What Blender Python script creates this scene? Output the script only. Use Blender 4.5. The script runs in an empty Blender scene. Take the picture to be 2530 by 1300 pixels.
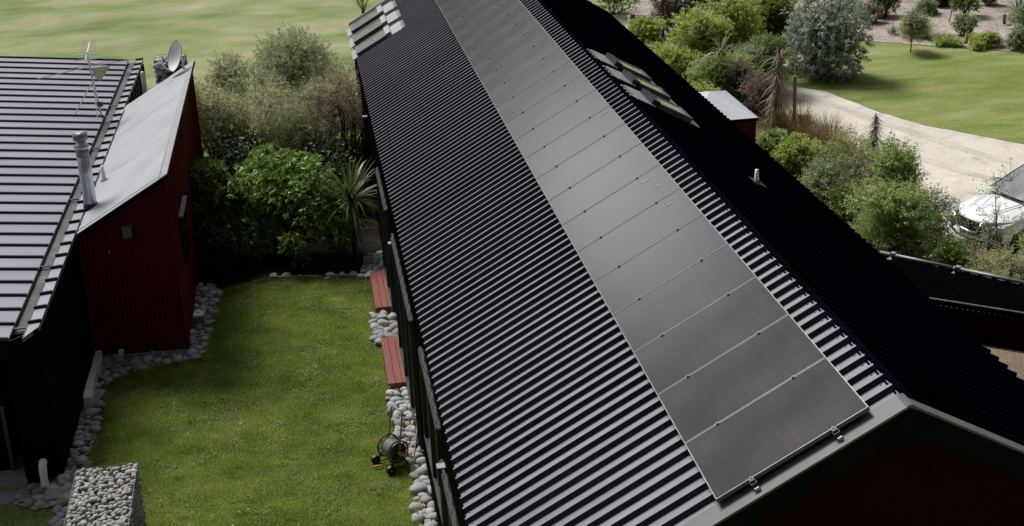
import bpy, bmesh, math, random
import numpy as np
from mathutils import Vector, Matrix, noise

random.seed(7)
scene = bpy.context.scene
col = scene.collection
PI = math.pi

# ---------------------------------------------------------------- helpers
def tag(o, label=None, cat=None, group=None, kind=None):
    if label: o['label'] = label
    if cat: o['category'] = cat
    if group: o['group'] = group
    if kind: o['kind'] = kind
    return o

def empty(name, loc=(0, 0, 0), rz=0.0, label=None, cat=None, group=None):
    o = bpy.data.objects.new(name, None)
    o.empty_display_size = 0.2
    o.location = loc
    o.rotation_euler = (0, 0, rz)
    col.objects.link(o)
    return tag(o, label, cat, group)

def link(name, me, mat, parent=None, smooth=False):
    o = bpy.data.objects.new(name, me)
    if mat is not None:
        if isinstance(mat, (list, tuple)):
            for m in mat: me.materials.append(m)
        else:
            me.materials.append(mat)
    col.objects.link(o)
    if parent is not None: o.parent = parent
    if smooth:
        me.polygons.foreach_set('use_smooth', [True] * len(me.polygons))
    return o

def copy_tree(o, parent=None):
    c = o.copy()
    col.objects.link(c)
    c.parent = parent
    for ch in list(o.children):
        copy_tree(ch, c)
    return c

class MB:
    """collects boxes, tubes and prisms into one mesh"""
    def __init__(s):
        s.v = []; s.f = []; s.m = []
    def add(s, vs, fs, mi=0):
        n = len(s.v)
        s.v += [tuple(v) for v in vs]
        s.f += [tuple(i + n for i in f) for f in fs]
        s.m += [mi] * len(fs)
        return s
    def box(s, c, d, rz=0.0, ry=0.0, mi=0, M=None):
        R = Matrix.Rotation(rz, 3, 'Z') @ Matrix.Rotation(ry, 3, 'Y') if M is None else M
        c = Vector(c)
        vs = []
        for z in (-1, 1):
            for x, y in ((-1, -1), (1, -1), (1, 1), (-1, 1)):
                vs.append(c + R @ Vector((x * d[0] / 2, y * d[1] / 2, z * d[2] / 2)))
        return s.add(vs, [(0, 3, 2, 1), (4, 5, 6, 7), (0, 1, 5, 4), (1, 2, 6, 5), (2, 3, 7, 6), (3, 0, 4, 7)], mi)
    def hexa(s, p, mi=0):
        return s.add(p, [(0, 3, 2, 1), (4, 5, 6, 7), (0, 1, 5, 4), (1, 2, 6, 5), (2, 3, 7, 6), (3, 0, 4, 7)], mi)
    def quad(s, a, b, c, d, mi=0):
        return s.add([a, b, c, d], [(0, 1, 2, 3)], mi)
    def tube(s, pts, r, n=8, caps=True, mi=0):
        pts = [Vector(p) for p in pts]
        rs = list(r) if hasattr(r, '__len__') else [r] * len(pts)
        vs = []; prev = None
        for i, p in enumerate(pts):
            t = (pts[min(i + 1, len(pts) - 1)] - pts[max(i - 1, 0)]).normalized()
            if prev is None:
                a = Vector((0, 0, 1)) if abs(t.z) < 0.9 else Vector((1, 0, 0))
                u = t.cross(a).normalized()
            else:
                u = (prev - t * prev.dot(t))
                u = u.normalized() if u.length > 1e-6 else t.orthogonal().normalized()
            prev = u
            w = t.cross(u)
            for k in range(n):
                an = 2 * PI * k / n
                vs.append(p + (u * math.cos(an) + w * math.sin(an)) * rs[i])
        fs = []
        for i in range(len(pts) - 1):
            for k in range(n):
                k2 = (k + 1) % n
                fs.append((i * n + k, i * n + k2, (i + 1) * n + k2, (i + 1) * n + k))
        if caps:
            fs.append(tuple(range(n - 1, -1, -1)))
            fs.append(tuple((len(pts) - 1) * n + k for k in range(n)))
        return s.add(vs, fs, mi)
    def torus(s, c, ax, R, r, n=24, k=8, mi=0):
        c = Vector(c); ax = Vector(ax).normalized(); u = ax.orthogonal().normalized(); w = ax.cross(u)
        vs = []; fs = []
        for i in range(n):
            a = 2 * PI * i / n
            d = u * math.cos(a) + w * math.sin(a)
            for j in range(k):
                b = 2 * PI * j / k
                vs.append(c + d * (R + r * math.cos(b)) + ax * r * math.sin(b))
        for i in range(n):
            for j in range(k):
                i2 = (i + 1) % n; j2 = (j + 1) % k
                fs.append((i * k + j, i2 * k + j, i2 * k + j2, i * k + j2))
        return s.add(vs, fs, mi)
    def build(s, name, mat, parent=None, smooth=False, bevel=0.0):
        me = bpy.data.meshes.new(name)
        me.from_pydata(s.v, [], s.f)
        if any(s.m): me.polygons.foreach_set('material_index', s.m)
        me.update()
        if bevel > 0:
            bm = bmesh.new(); bm.from_mesh(me)
            bmesh.ops.bevel(bm, geom=bm.edges[:], offset=bevel, segments=2, affect='EDGES', profile=0.6)
            bm.to_mesh(me); bm.free()
        o = link(name, me, mat, parent, smooth)
        return o

def np_mesh(name, V, Q, mat, parent=None, smooth=False):
    """V (n,3), Q (m,4) quads"""
    me = bpy.data.meshes.new(name)
    V = np.ascontiguousarray(V, dtype=np.float32); Q = np.ascontiguousarray(Q, dtype=np.int32)
    me.vertices.add(len(V)); me.vertices.foreach_set('co', V.ravel())
    k = Q.shape[1]
    me.loops.add(Q.size); me.loops.foreach_set('vertex_index', Q.ravel())
    me.polygons.add(len(Q))
    me.polygons.foreach_set('loop_start', np.arange(0, Q.size, k, dtype=np.int32))
    me.update(calc_edges=True)
    me.validate()
    return link(name, me, mat, parent, smooth)

# ---------------------------------------------------------------- materials
def new_mat(name):
    m = bpy.data.materials.new(name); m.use_nodes = True
    nt = m.node_tree
    return m, nt, nt.nodes['Principled BSDF']

def N(nt, t, **kw):
    n = nt.nodes.new(t)
    for k, v in kw.items():
        if k in n.inputs: n.inputs[k].default_value = v
        else: setattr(n, k, v)
    return n

def ramp(nt, stops):
    r = nt.nodes.new('ShaderNodeValToRGB')
    el = r.color_ramp.elements
    while len(el) < len(stops): el.new(0.5)
    for e, (p, c) in zip(el, stops):
        e.position = p
        e.color = (*c, 1) if len(c) == 3 else c
    return r

def mat_surface(name, c1, c2=None, scale=3.0, rough=0.6, metal=0.0, spec=0.5, bump=0.0, bscale=40.0, detail=6.0, rvar=0.0, coat=0.0, stretch=(1, 1, 1), lo=0.3, hi=0.7):
    m, nt, b = new_mat(name)
    tc = N(nt, 'ShaderNodeTexCoord'); mp = N(nt, 'ShaderNodeMapping'); mp.inputs['Scale'].default_value = stretch
    nt.links.new(tc.outputs['Object'], mp.inputs['Vector'])
    n1 = N(nt, 'ShaderNodeTexNoise', Scale=scale, Detail=detail, Roughness=0.6)
    nt.links.new(mp.outputs[0], n1.inputs['Vector'])
    r = ramp(nt, [(lo, c1), (hi, c2 or c1)])
    nt.links.new(n1.outputs['Fac'], r.inputs['Fac'])
    nt.links.new(r.outputs['Color'], b.inputs['Base Color'])
    b.inputs['Roughness'].default_value = rough
    b.inputs['Metallic'].default_value = metal
    b.inputs['Specular IOR Level'].default_value = spec
    b.inputs['Coat Weight'].default_value = coat
    if rvar:
        mr = N(nt, 'ShaderNodeMapRange'); mr.inputs['To Min'].default_value = rough - rvar; mr.inputs['To Max'].default_value = rough + rvar
        nt.links.new(n1.outputs['Fac'], mr.inputs['Value']); nt.links.new(mr.outputs[0], b.inputs['Roughness'])
    if bump:
        n2 = N(nt, 'ShaderNodeTexNoise', Scale=bscale, Detail=4.0)
        nt.links.new(mp.outputs[0], n2.inputs['Vector'])
        bp = N(nt, 'ShaderNodeBump', Strength=bump, Distance=0.02)
        nt.links.new(n2.outputs['Fac'], bp.inputs['Height']); nt.links.new(bp.outputs[0], b.inputs['Normal'])
    return m

def mat_leaf(name, cols, rough=0.5, spec=0.3, transl=0.25, var_scale=1.2, patch=0.45):
    """colour picked per leaf, plus a slow drift through the crown"""
    m, nt, b = new_mat(name)
    g = N(nt, 'ShaderNodeNewGeometry')
    tc = N(nt, 'ShaderNodeTexCoord')
    n1 = N(nt, 'ShaderNodeTexNoise', Scale=var_scale, Detail=3.0)
    nt.links.new(tc.outputs['Object'], n1.inputs['Vector'])
    ma = N(nt, 'ShaderNodeMath', operation='MULTIPLY_ADD'); ma.inputs[1].default_value = 0.55 if patch < 1 else 0.35
    mr = N(nt, 'ShaderNodeMapRange'); mr.inputs['From Min'].default_value = 0.3; mr.inputs['From Max'].default_value = 0.7; mr.inputs['To Max'].default_value = min(patch, .72)
    nt.links.new(n1.outputs['Fac'], mr.inputs['Value'])
    nt.links.new(g.outputs['Random Per Island'], ma.inputs[0]); nt.links.new(mr.outputs[0], ma.inputs[2])
    k = len(cols)
    r = ramp(nt, [(i / max(1, k - 1), c) for i, c in enumerate(cols)])
    nt.links.new(ma.outputs[0], r.inputs['Fac'])
    if patch >= 1:      # mown turf: worn, dry and clovery patches of two sizes
        out = r.outputs['Color']
        for sc_, det, stp in ((0.75, 4.0, [(0.30, (0.62, 0.70, 0.55)), (0.48, (1, 1, 1)), (0.62, (1.25, 1.12, 1.15)), (0.74, (1.6, 1.18, 1.7))]), (3.6, 3.0, [(0.32, (0.42, 0.58, 0.40)), (0.5, (1, 1, 1)), (0.68, (1.45, 1.28, 1.4))])):
            nn = N(nt, 'ShaderNodeTexNoise', Scale=sc_, Detail=det, Distortion=0.5); nt.links.new(tc.outputs['Object'], nn.inputs['Vector'])
            rr = ramp(nt, stp); nt.links.new(nn.outputs['Fac'], rr.inputs['Fac'])
            mm = N(nt, 'ShaderNodeMix', data_type='RGBA', blend_type='MULTIPLY'); mm.inputs[0].default_value = 1.0
            nt.links.new(out, mm.inputs[6]); nt.links.new(rr.outputs['Color'], mm.inputs[7]); out = mm.outputs[2]
        nt.links.new(out, b.inputs['Base Color'])
    else:
        nt.links.new(r.outputs['Color'], b.inputs['Base Color'])
    b.inputs['Roughness'].default_value = rough
    b.inputs['Specular IOR Level'].default_value = spec
    tr = N(nt, 'ShaderNodeBsdfTranslucent'); nt.links.new(r.outputs['Color'], tr.inputs['Color'])
    mx = N(nt, 'ShaderNodeMixShader'); mx.inputs[0].default_value = transl
    nt.links.new(b.outputs[0], mx.inputs[1]); nt.links.new(tr.outputs[0], mx.inputs[2])
    nt.links.new(mx.outputs[0], nt.nodes['Material Output'].inputs['Surface'])
    return m

def mat_ground(name, stops, scale, fine=60.0, fine_amt=0.35, rough=0.95, bump=0.3, stops2=None, scale2=0.3, stretch=(1, 1, 1), spec=0.1):
    """two sizes of patches multiplied by a fine speckle"""
    m, nt, b = new_mat(name)
    tc = N(nt, 'ShaderNodeTexCoord'); mp = N(nt, 'ShaderNodeMapping'); mp.inputs['Scale'].default_value = stretch
    nt.links.new(tc.outputs['Object'], mp.inputs['Vector'])
    n1 = N(nt, 'ShaderNodeTexNoise', Scale=scale, Detail=8.0, Roughness=0.62, Distortion=0.4)
    nt.links.new(mp.outputs[0], n1.inputs['Vector'])
    r = ramp(nt, stops); nt.links.new(n1.outputs['Fac'], r.inputs['Fac'])
    out = r.outputs['Color']
    if stops2:
        n2 = N(nt, 'ShaderNodeTexNoise', Scale=scale2, Detail=5.0, Roughness=0.55, Distortion=0.6)
        nt.links.new(mp.outputs[0], n2.inputs['Vector'])
        r2 = ramp(nt, stops2); nt.links.new(n2.outputs['Fac'], r2.inputs['Fac'])
        mx = N(nt, 'ShaderNodeMix', data_type='RGBA', blend_type='MULTIPLY'); mx.inputs[0].default_value = 1.0
        nt.links.new(out, mx.inputs[6]); nt.links.new(r2.outputs['Color'], mx.inputs[7])
        out = mx.outputs[2]
    n3 = N(nt, 'ShaderNodeTexNoise', Scale=fine, Detail=5.0, Roughness=0.7)
    nt.links.new(tc.outputs['Object'], n3.inputs['Vector'])
    r3 = ramp(nt, [(0.3, (1 - fine_amt,) * 3), (0.7, (1 + fine_amt,) * 3)]); nt.links.new(n3.outputs['Fac'], r3.inputs['Fac'])
    mx = N(nt, 'ShaderNodeMix', data_type='RGBA', blend_type='MULTIPLY'); mx.inputs[0].default_value = 1.0
    nt.links.new(out, mx.inputs[6]); nt.links.new(r3.outputs['Color'], mx.inputs[7])
    nt.links.new(mx.outputs[2], b.inputs['Base Color'])
    b.inputs['Roughness'].default_value = rough; b.inputs['Specular IOR Level'].default_value = spec
    if bump:
        bp = N(nt, 'ShaderNodeBump', Strength=bump, Distance=0.03)
        nt.links.new(n3.outputs['Fac'], bp.inputs['Height']); nt.links.new(bp.outputs[0], b.inputs['Normal'])
    return m

MT = {}
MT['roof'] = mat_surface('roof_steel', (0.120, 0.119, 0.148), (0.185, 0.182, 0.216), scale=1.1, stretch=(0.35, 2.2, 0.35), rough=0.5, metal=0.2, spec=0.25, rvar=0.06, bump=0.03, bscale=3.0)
MT['rib_side_shade'] = mat_surface('roof_rib_flank_shade', (0.022, 0.022, 0.034), (0.04, 0.04, 0.055), scale=0.5, rough=0.55, spec=0.1)  # rib flanks coloured dark to stand in for their shade
MT['roof_shade'] = mat_surface('roof_steel_painted_shade', (0.0016, 0.002, 0.005), (0.003, 0.0036, 0.009), scale=0.6, rough=0.75, metal=0.0, spec=0.0, bump=0.03, bscale=3.0)  # same roof steel, the slope's shade put into a near-black colour
MT['roof_left'] = mat_surface('tray_roof_steel', (0.165, 0.166, 0.208), (0.228, 0.229, 0.272), scale=0.9, rough=0.5, metal=0.2, spec=0.3, rvar=0.05, bump=0.04, bscale=2.0, stretch=(0.4, 1, 1))
MT['roof_edge'] = mat_surface('roof_seam_steel', (0.02, 0.02, 0.03), (0.04, 0.04, 0.05), scale=1.0, rough=0.5, metal=0.2, spec=0.2)
MT['flash'] = mat_surface('flashing_steel', (0.075, 0.076, 0.083), (0.115, 0.117, 0.124), scale=2.2, rough=0.5, metal=0.2, spec=0.3, rvar=0.08)
MT['flash_light'] = mat_surface('pale_flashing', (0.19, 0.20, 0.22), (0.28, 0.29, 0.31), scale=4, rough=0.5, metal=0.2, rvar=0.08)
MT['black'] = mat_surface('black_cladding', (0.0015, 0.0015, 0.002), (0.003, 0.003, 0.0045), scale=2, rough=0.6, spec=0.06)
MT['navy'] = mat_surface('blue_black_cladding', (0.0015, 0.0015, 0.007), (0.003, 0.003, 0.012), scale=2, rough=0.6, spec=0.05)
MT['black_matte'] = mat_surface('matt_black_sheet', (0.001, 0.001, 0.0012), (0.002, 0.002, 0.0025), scale=2, rough=0.8, spec=0.0)
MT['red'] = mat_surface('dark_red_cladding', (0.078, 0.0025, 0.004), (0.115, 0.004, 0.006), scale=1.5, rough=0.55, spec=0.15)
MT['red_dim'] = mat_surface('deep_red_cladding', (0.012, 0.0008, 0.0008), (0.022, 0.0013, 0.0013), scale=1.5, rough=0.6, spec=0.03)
MT['red_deck'] = mat_surface('red_stained_timber', (0.13, 0.026, 0.018), (0.22, 0.052, 0.036), scale=6, rough=0.5, spec=0.35, bump=0.15, bscale=25, stretch=(6, 0.6, 1))
MT['membrane'] = mat_surface('pale_membrane', (0.285, 0.302, 0.335), (0.34, 0.358, 0.392), scale=1.3, rough=0.55, spec=0.3, bump=0.03, bscale=3, rvar=0.08, lo=0.30, hi=0.62)
MT['membrane_worn'] = mat_surface('weathered_membrane_edge', (0.20, 0.21, 0.225), (0.28, 0.295, 0.31), scale=5, rough=0.6)
MT['gutter'] = mat_surface('gutter_lining', (0.008, 0.008, 0.012), (0.10, 0.095, 0.09), scale=2.2, rough=0.5, spec=0.3, lo=0.42, hi=0.75)
MT['galv'] = mat_surface('galvanised_steel', (0.42, 0.45, 0.48), (0.60, 0.62, 0.64), scale=7, rough=0.38, metal=0.7, rvar=0.1)
MT['galv_dark'] = mat_surface('sooty_steel', (0.16, 0.17, 0.18), (0.34, 0.34, 0.34), scale=8, rough=0.5, metal=0.6)
MT['white_pl'] = mat_surface('white_plastic', (0.74, 0.75, 0.76), (0.84, 0.84, 0.84), scale=9, rough=0.45)
MT['cream_pl'] = mat_surface('yellowed_plastic', (0.55, 0.50, 0.33), (0.66, 0.60, 0.42), scale=9, rough=0.5)
MT['alu'] = mat_surface('aluminium', (0.55, 0.57, 0.60), (0.68, 0.70, 0.72), scale=10, rough=0.35, metal=0.8)
MT['concrete'] = mat_surface('concrete', (0.20, 0.195, 0.185), (0.33, 0.32, 0.31), scale=6, rough=0.9, spec=0.1, bump=0.3, bscale=40)
MT['stone'] = None
MT['timber'] = mat_surface('grey_brown_timber', (0.17, 0.115, 0.08), (0.30, 0.22, 0.16), scale=5, rough=0.8, spec=0.15, bump=0.3, bscale=20, stretch=(4, 4, 0.5))
MT['dark_timber'] = mat_surface('weathered_dark_timber', (0.035, 0.03, 0.03), (0.075, 0.066, 0.064), scale=5, rough=0.8, spec=0.15, bump=0.3, bscale=20)
MT['red_timber'] = mat_surface('brown_screen_boards', (0.045, 0.017, 0.010), (0.10, 0.04, 0.025), scale=5, rough=0.7, spec=0.2, bump=0.2, bscale=20)
MT['glass_dark'] = mat_surface('window_glass', (0.012, 0.013, 0.016), (0.02, 0.021, 0.025), scale=0.6, rough=0.06, spec=0.6)
MT['glass_sky'] = mat_surface('skylight_glass', (0.16, 0.175, 0.14), (0.25, 0.27, 0.22), scale=2.5, rough=0.12, spec=0.7)
MT['black_pl'] = mat_surface('black_plastic', (0.012, 0.012, 0.014), (0.022, 0.022, 0.025), scale=8, rough=0.45, spec=0.4)
MT['grey_pl'] = mat_surface('charcoal_plastic', (0.035, 0.037, 0.04), (0.055, 0.057, 0.06), scale=8, rough=0.45, spec=0.4)
MT['orange'] = mat_surface('orange_plastic', (0.45, 0.20, 0.02), (0.54, 0.26, 0.035), scale=8, rough=0.45)
MT['hose'] = mat_surface('grey_hose', (0.26, 0.26, 0.25), (0.36, 0.36, 0.34), scale=15, rough=0.5)
MT['lamp_grey'] = mat_surface('lamp_steel', (0.10, 0.11, 0.12), (0.15, 0.16, 0.17), scale=6, rough=0.45, metal=0.4)
MT['shed_roof'] = mat_surface('shed_membrane', (0.40, 0.42, 0.47), (0.52, 0.54, 0.59), scale=1.4, rough=0.5, spec=0.3, rvar=0.06)
MT['green_pl'] = mat_surface('green_plastic_sleeve', (0.01, 0.16, 0.10), (0.02, 0.24, 0.15), scale=8, rough=0.5)
MT['bark'] = mat_surface('bark', (0.055, 0.042, 0.032), (0.11, 0.09, 0.07), scale=12, rough=0.9, spec=0.1)
MT['bark_pale'] = mat_surface('pale_bark', (0.16, 0.14, 0.12), (0.26, 0.23, 0.20), scale=12, rough=0.9, spec=0.1)
MT['wire'] = mat_surface('gabion_wire', (0.22, 0.225, 0.225), (0.32, 0.325, 0.325), scale=20, rough=0.4, metal=0.6)

def mat_stone(name, cols):
    m, nt, b = new_mat(name)
    oi = N(nt, 'ShaderNodeObjectInfo'); g = N(nt, 'ShaderNodeNewGeometry'); tc = N(nt, 'ShaderNodeTexCoord')
    ad = N(nt, 'ShaderNodeMath', operation='ADD'); fr = N(nt, 'ShaderNodeMath', operation='FRACT')
    nt.links.new(oi.outputs['Random'], ad.inputs[0]); nt.links.new(g.outputs['Random Per Island'], ad.inputs[1]); nt.links.new(ad.outputs[0], fr.inputs[0])
    r = ramp(nt, [(i / (len(cols) - 1), c) for i, c in enumerate(cols)]); nt.links.new(fr.outputs[0], r.inputs['Fac'])
    n1 = N(nt, 'ShaderNodeTexNoise', Scale=14.0, Detail=6.0); nt.links.new(tc.outputs['Object'], n1.inputs['Vector'])
    r3 = ramp(nt, [(0.3, (0.78, 0.78, 0.78)), (0.7, (1.15, 1.15, 1.15))]); nt.links.new(n1.outputs['Fac'], r3.inputs['Fac'])
    mx = N(nt, 'ShaderNodeMix', data_type='RGBA', blend_type='MULTIPLY'); mx.inputs[0].default_value = 1.0
    nt.links.new(r.outputs['Color'], mx.inputs[6]); nt.links.new(r3.outputs['Color'], mx.inputs[7])
    nt.links.new(mx.outputs[2], b.inputs['Base Color'])
    b.inputs['Roughness'].default_value = 0.75; b.inputs['Specular IOR Level'].default_value = 0.25
    bp = N(nt, 'ShaderNodeBump', Strength=0.15, Distance=0.01); n2 = N(nt, 'ShaderNodeTexNoise', Scale=60.0, Detail=3.0)
    nt.links.new(tc.outputs['Object'], n2.inputs['Vector']); nt.links.new(n2.outputs['Fac'], bp.inputs['Height']); nt.links.new(bp.outputs[0], b.inputs['Normal'])
    return m
MT['stone'] = mat_stone('river_stone', [(0.17, 0.175, 0.185), (0.34, 0.34, 0.335), (0.45, 0.45, 0.44), (0.24, 0.225, 0.21), (0.38, 0.385, 0.40)])
MT['stone_gab'] = mat_stone('gabion_stone', [(0.19, 0.195, 0.19), (0.34, 0.34, 0.33), (0.25, 0.235, 0.21), (0.40, 0.40, 0.39), (0.27, 0.28, 0.28)])

# solar glass: black cells, faint cell lines, a film of dust
def mat_solar():
    m, nt, b = new_mat('solar_glass')
    tc = N(nt, 'ShaderNodeTexCoord')
    oi = N(nt, 'ShaderNodeObjectInfo')
    n1 = N(nt, 'ShaderNodeTexNoise', Scale=1.3, Detail=5.0); nt.links.new(tc.outputs['Object'], n1.inputs['Vector'])
    r = ramp(nt, [(0.3, (0.009, 0.008, 0.008)), (0.75, (0.028, 0.0235, 0.0215))]); nt.links.new(n1.outputs['Fac'], r.inputs['Fac'])
    br = N(nt, 'ShaderNodeTexBrick', Scale=1.0); br.offset = 0.0
    br.inputs['Brick Width'].default_value = 0.128; br.inputs['Row Height'].default_value = 0.128; br.inputs['Mortar Size'].default_value = 0.0022
    br.inputs['Color1'].default_value = (1, 1, 1, 1); br.inputs['Color2'].default_value = (0.9, 0.9, 0.9, 1); br.inputs['Mortar'].default_value = (2.3, 2.2, 2.1, 1)
    nt.links.new(tc.outputs['Object'], br.inputs['Vector'])
    mx = N(nt, 'ShaderNodeMix', data_type='RGBA', blend_type='MULTIPLY'); mx.inputs[0].default_value = 1.0
    nt.links.new(r.outputs['Color'], mx.inputs[6]); nt.links.new(br.outputs['Color'], mx.inputs[7]); nt.links.new(mx.outputs[2], b.inputs['Base Color'])
    mr = N(nt, 'ShaderNodeMapRange'); mr.inputs['To Min'].default_value = 0.10; mr.inputs['To Max'].default_value = 0.20
    nt.links.new(n1.outputs['Fac'], mr.inputs['Value']); nt.links.new(mr.outputs[0], b.inputs['Roughness'])
    b.inputs['Specular IOR Level'].default_value = 0.6
    return m
MT['solar'] = mat_solar()
MT['solar_frame'] = mat_surface('black_anodised_frame', (0.16, 0.16, 0.165), (0.22, 0.22, 0.225), scale=4, rough=0.35, metal=0.8)

# leaves
LF = {
 'broad': mat_leaf('glossy_leaf', [(0.061, 0.123, 0.018), (0.133, 0.234, 0.039), (0.23, 0.357, 0.072), (0.351, 0.468, 0.132)], rough=0.42, spec=0.3, transl=0.3),
 'olive': mat_leaf('olive_leaf', [(0.09, 0.139, 0.026), (0.163, 0.227, 0.049), (0.26, 0.325, 0.081)], rough=0.5),
 'khaki': mat_leaf('khaki_small_leaf', [(0.182, 0.208, 0.098), (0.338, 0.364, 0.189), (0.494, 0.507, 0.286), (0.598, 0.585, 0.364)], transl=0.5),
 'khaki2': mat_leaf('grey_khaki_leaf', [(0.162, 0.189, 0.101), (0.297, 0.331, 0.182), (0.446, 0.466, 0.27), (0.553, 0.56, 0.365)], transl=0.5),
 'twig': mat_leaf('brown_twig_leaf', [(0.156, 0.13, 0.081), (0.286, 0.234, 0.156), (0.403, 0.338, 0.234)], transl=0.4),
 'silver': mat_leaf('silver_leaf', [(0.138, 0.184, 0.132), (0.287, 0.345, 0.27), (0.437, 0.506, 0.414), (0.552, 0.609, 0.529)], rough=0.55, spec=0.25, transl=0.2),
 'lime': mat_leaf('lime_leaf', [(0.179, 0.242, 0.05), (0.331, 0.417, 0.095), (0.497, 0.578, 0.164), (0.621, 0.685, 0.252)], transl=0.5),
 'green': mat_leaf('fresh_leaf', [(0.143, 0.215, 0.064), (0.27, 0.368, 0.122), (0.412, 0.514, 0.2), (0.555, 0.644, 0.3)], transl=0.48),
 'greygreen': mat_leaf('grey_green_leaf', [(0.165, 0.211, 0.105), (0.296, 0.356, 0.186), (0.461, 0.518, 0.297)], transl=0.42),
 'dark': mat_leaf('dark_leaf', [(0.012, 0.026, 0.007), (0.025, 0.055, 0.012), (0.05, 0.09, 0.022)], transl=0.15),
 'yolive': mat_leaf('yellow_olive_leaf', [(0.072, 0.098, 0.01), (0.13, 0.163, 0.018), (0.195, 0.227, 0.034)], transl=0.4),
 'wispy': mat_leaf('wispy_yellow_leaf', [(0.22, 0.242, 0.077), (0.352, 0.363, 0.132), (0.462, 0.451, 0.209)], transl=0.35),
 'strap': mat_leaf('strap_leaf', [(0.058, 0.09, 0.02), (0.115, 0.158, 0.04), (0.194, 0.238, 0.086)], rough=0.4, spec=0.4, transl=0.25),
 'strap_pale': mat_leaf('pale_strap_leaf', [(0.144, 0.18, 0.06), (0.252, 0.294, 0.114), (0.384, 0.408, 0.204)], transl=0.25),
 'dry': mat_leaf('dry_strap_leaf', [(0.12, 0.096, 0.062), (0.204, 0.168, 0.114), (0.3, 0.252, 0.18)], transl=0.15),
 'lance': mat_leaf('brown_lance_leaf', [(0.11, 0.088, 0.07), (0.19, 0.155, 0.13), (0.28, 0.235, 0.20)], transl=0.1),
 'tussock': mat_leaf('tussock_blade', [(0.15, 0.105, 0.045), (0.26, 0.19, 0.085), (0.37, 0.285, 0.14)], transl=0.25),
 'clover': mat_leaf('clover_leaf', [(0.07, 0.135, 0.025), (0.11, 0.19, 0.04), (0.16, 0.25, 0.06)], transl=0.2),
 'brown': mat_leaf('brown_leaf', [(0.072, 0.048, 0.034), (0.126, 0.084, 0.06), (0.192, 0.138, 0.102)], transl=0.2),
 'pinkbrown': mat_leaf('pink_brown_twigs', [(0.144, 0.108, 0.09), (0.228, 0.174, 0.144), (0.312, 0.246, 0.204)], transl=0.2),
 'grass': mat_leaf('lawn_blade', [(0.089, 0.157, 0.019), (0.204, 0.323, 0.04), (0.326, 0.454, 0.073), (0.503, 0.573, 0.161)], rough=0.6, spec=0.2, transl=0.3, var_scale=1.5, patch=1.3),
}

# ---------------------------------------------------------------- camera
CAMP = Vector((-4.5572, -10.7062, 11.2072))
yaw, pitch, roll, FPX = 0.1357, 0.3697, -0.0466, 3544.39
fwd = Vector((math.sin(yaw) * math.cos(pitch), math.cos(yaw) * math.cos(pitch), -math.sin(pitch)))
rt = fwd.cross(Vector((0, 0, 1))).normalized(); up = rt.cross(fwd)
cr, sr = math.cos(roll), math.sin(roll)
rt, up = rt * cr + up * sr, -rt * sr + up * cr
cam = bpy.data.objects.new('camera', bpy.data.cameras.new('camera'))
col.objects.link(cam)
cam.data.sensor_width = 36.0; cam.data.sensor_fit = 'HORIZONTAL'
cam.data.lens = FPX / 2530.0 * 36.0
cam.data.clip_start = 0.1; cam.data.clip_end = 3000
Mx = Matrix.Identity(4)
for i in range(3):
    Mx[i][0] = rt[i]; Mx[i][1] = up[i]; Mx[i][2] = -fwd[i]; Mx[i][3] = CAMP[i]
cam.matrix_world = Mx
scene.camera = cam

# ---------------------------------------------------------------- light
SUN_EL, SUN_AZ = math.radians(51), math.radians(-29)          # azimuth from +Y towards +X
sd = Vector((math.sin(SUN_AZ) * math.cos(SUN_EL), math.cos(SUN_AZ) * math.cos(SUN_EL), math.sin(SUN_EL)))
sl = bpy.data.lights.new('sun', 'SUN'); sl.energy = 4.4; sl.angle = math.radians(22); sl.color = (1.0, 0.96, 0.90)
so = bpy.data.objects.new('sun', sl); so.rotation_euler = sd.to_track_quat('Z', 'Y').to_euler(); col.objects.link(so)

w = bpy.data.worlds.new('World'); scene.world = w; w.use_nodes = True
nt = w.node_tree; bg = nt.nodes['Background']
sky = nt.nodes.new('ShaderNodeTexSky'); sky.sky_type = 'NISHITA'; sky.sun_disc = False
sky.sun_elevation = SUN_EL; sky.sun_rotation = SUN_AZ; sky.air_density = 1.2; sky.dust_density = 1.5
tc = N(nt, 'ShaderNodeTexCoord')
# broken cloud, brightness aimed ahead, apart from the sun
mp = N(nt, 'ShaderNodeMapping'); mp.inputs['Scale'].default_value = (1.0, 1.0, 1.9); mp.inputs['Location'].default_value = (0.35, 0.2, 0.1)
nt.links.new(tc.outputs['Generated'], mp.inputs['Vector'])
nz = N(nt, 'ShaderNodeTexNoise', Scale=3.2, Detail=7.0, Roughness=0.55, Distortion=0.3); nt.links.new(mp.outputs[0], nz.inputs['Vector'])
cl = ramp(nt, [(0.36, (0, 0, 0)), (0.62, (1, 1, 1))]); nt.links.new(nz.outputs['Fac'], cl.inputs['Fac'])
# sky dimmed behind the viewer to deepen shade, brightened towards the far side
dt = N(nt, 'ShaderNodeVectorMath', operation='DOT_PRODUCT'); dt.inputs[1].default_value = Vector((-0.45, 0.86, 0.25)).normalized()
nt.links.new(tc.outputs['Generated'], dt.inputs[0])
br = N(nt, 'ShaderNodeMapRange'); br.interpolation_type = 'SMOOTHSTEP'
br.inputs['From Min'].default_value = -0.45; br.inputs['From Max'].default_value = 0.8; br.inputs['To Min'].default_value = 2.0; br.inputs['To Max'].default_value = 11.5
nt.links.new(dt.outputs['Value'], br.inputs['Value'])
dk = N(nt, 'ShaderNodeMapRange'); dk.interpolation_type = 'SMOOTHSTEP'
dk.inputs['From Min'].default_value = -0.3; dk.inputs['From Max'].default_value = 0.8; dk.inputs['To Min'].default_value = 0.22; dk.inputs['To Max'].default_value = 1.0
nt.links.new(dt.outputs['Value'], dk.inputs['Value'])
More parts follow.
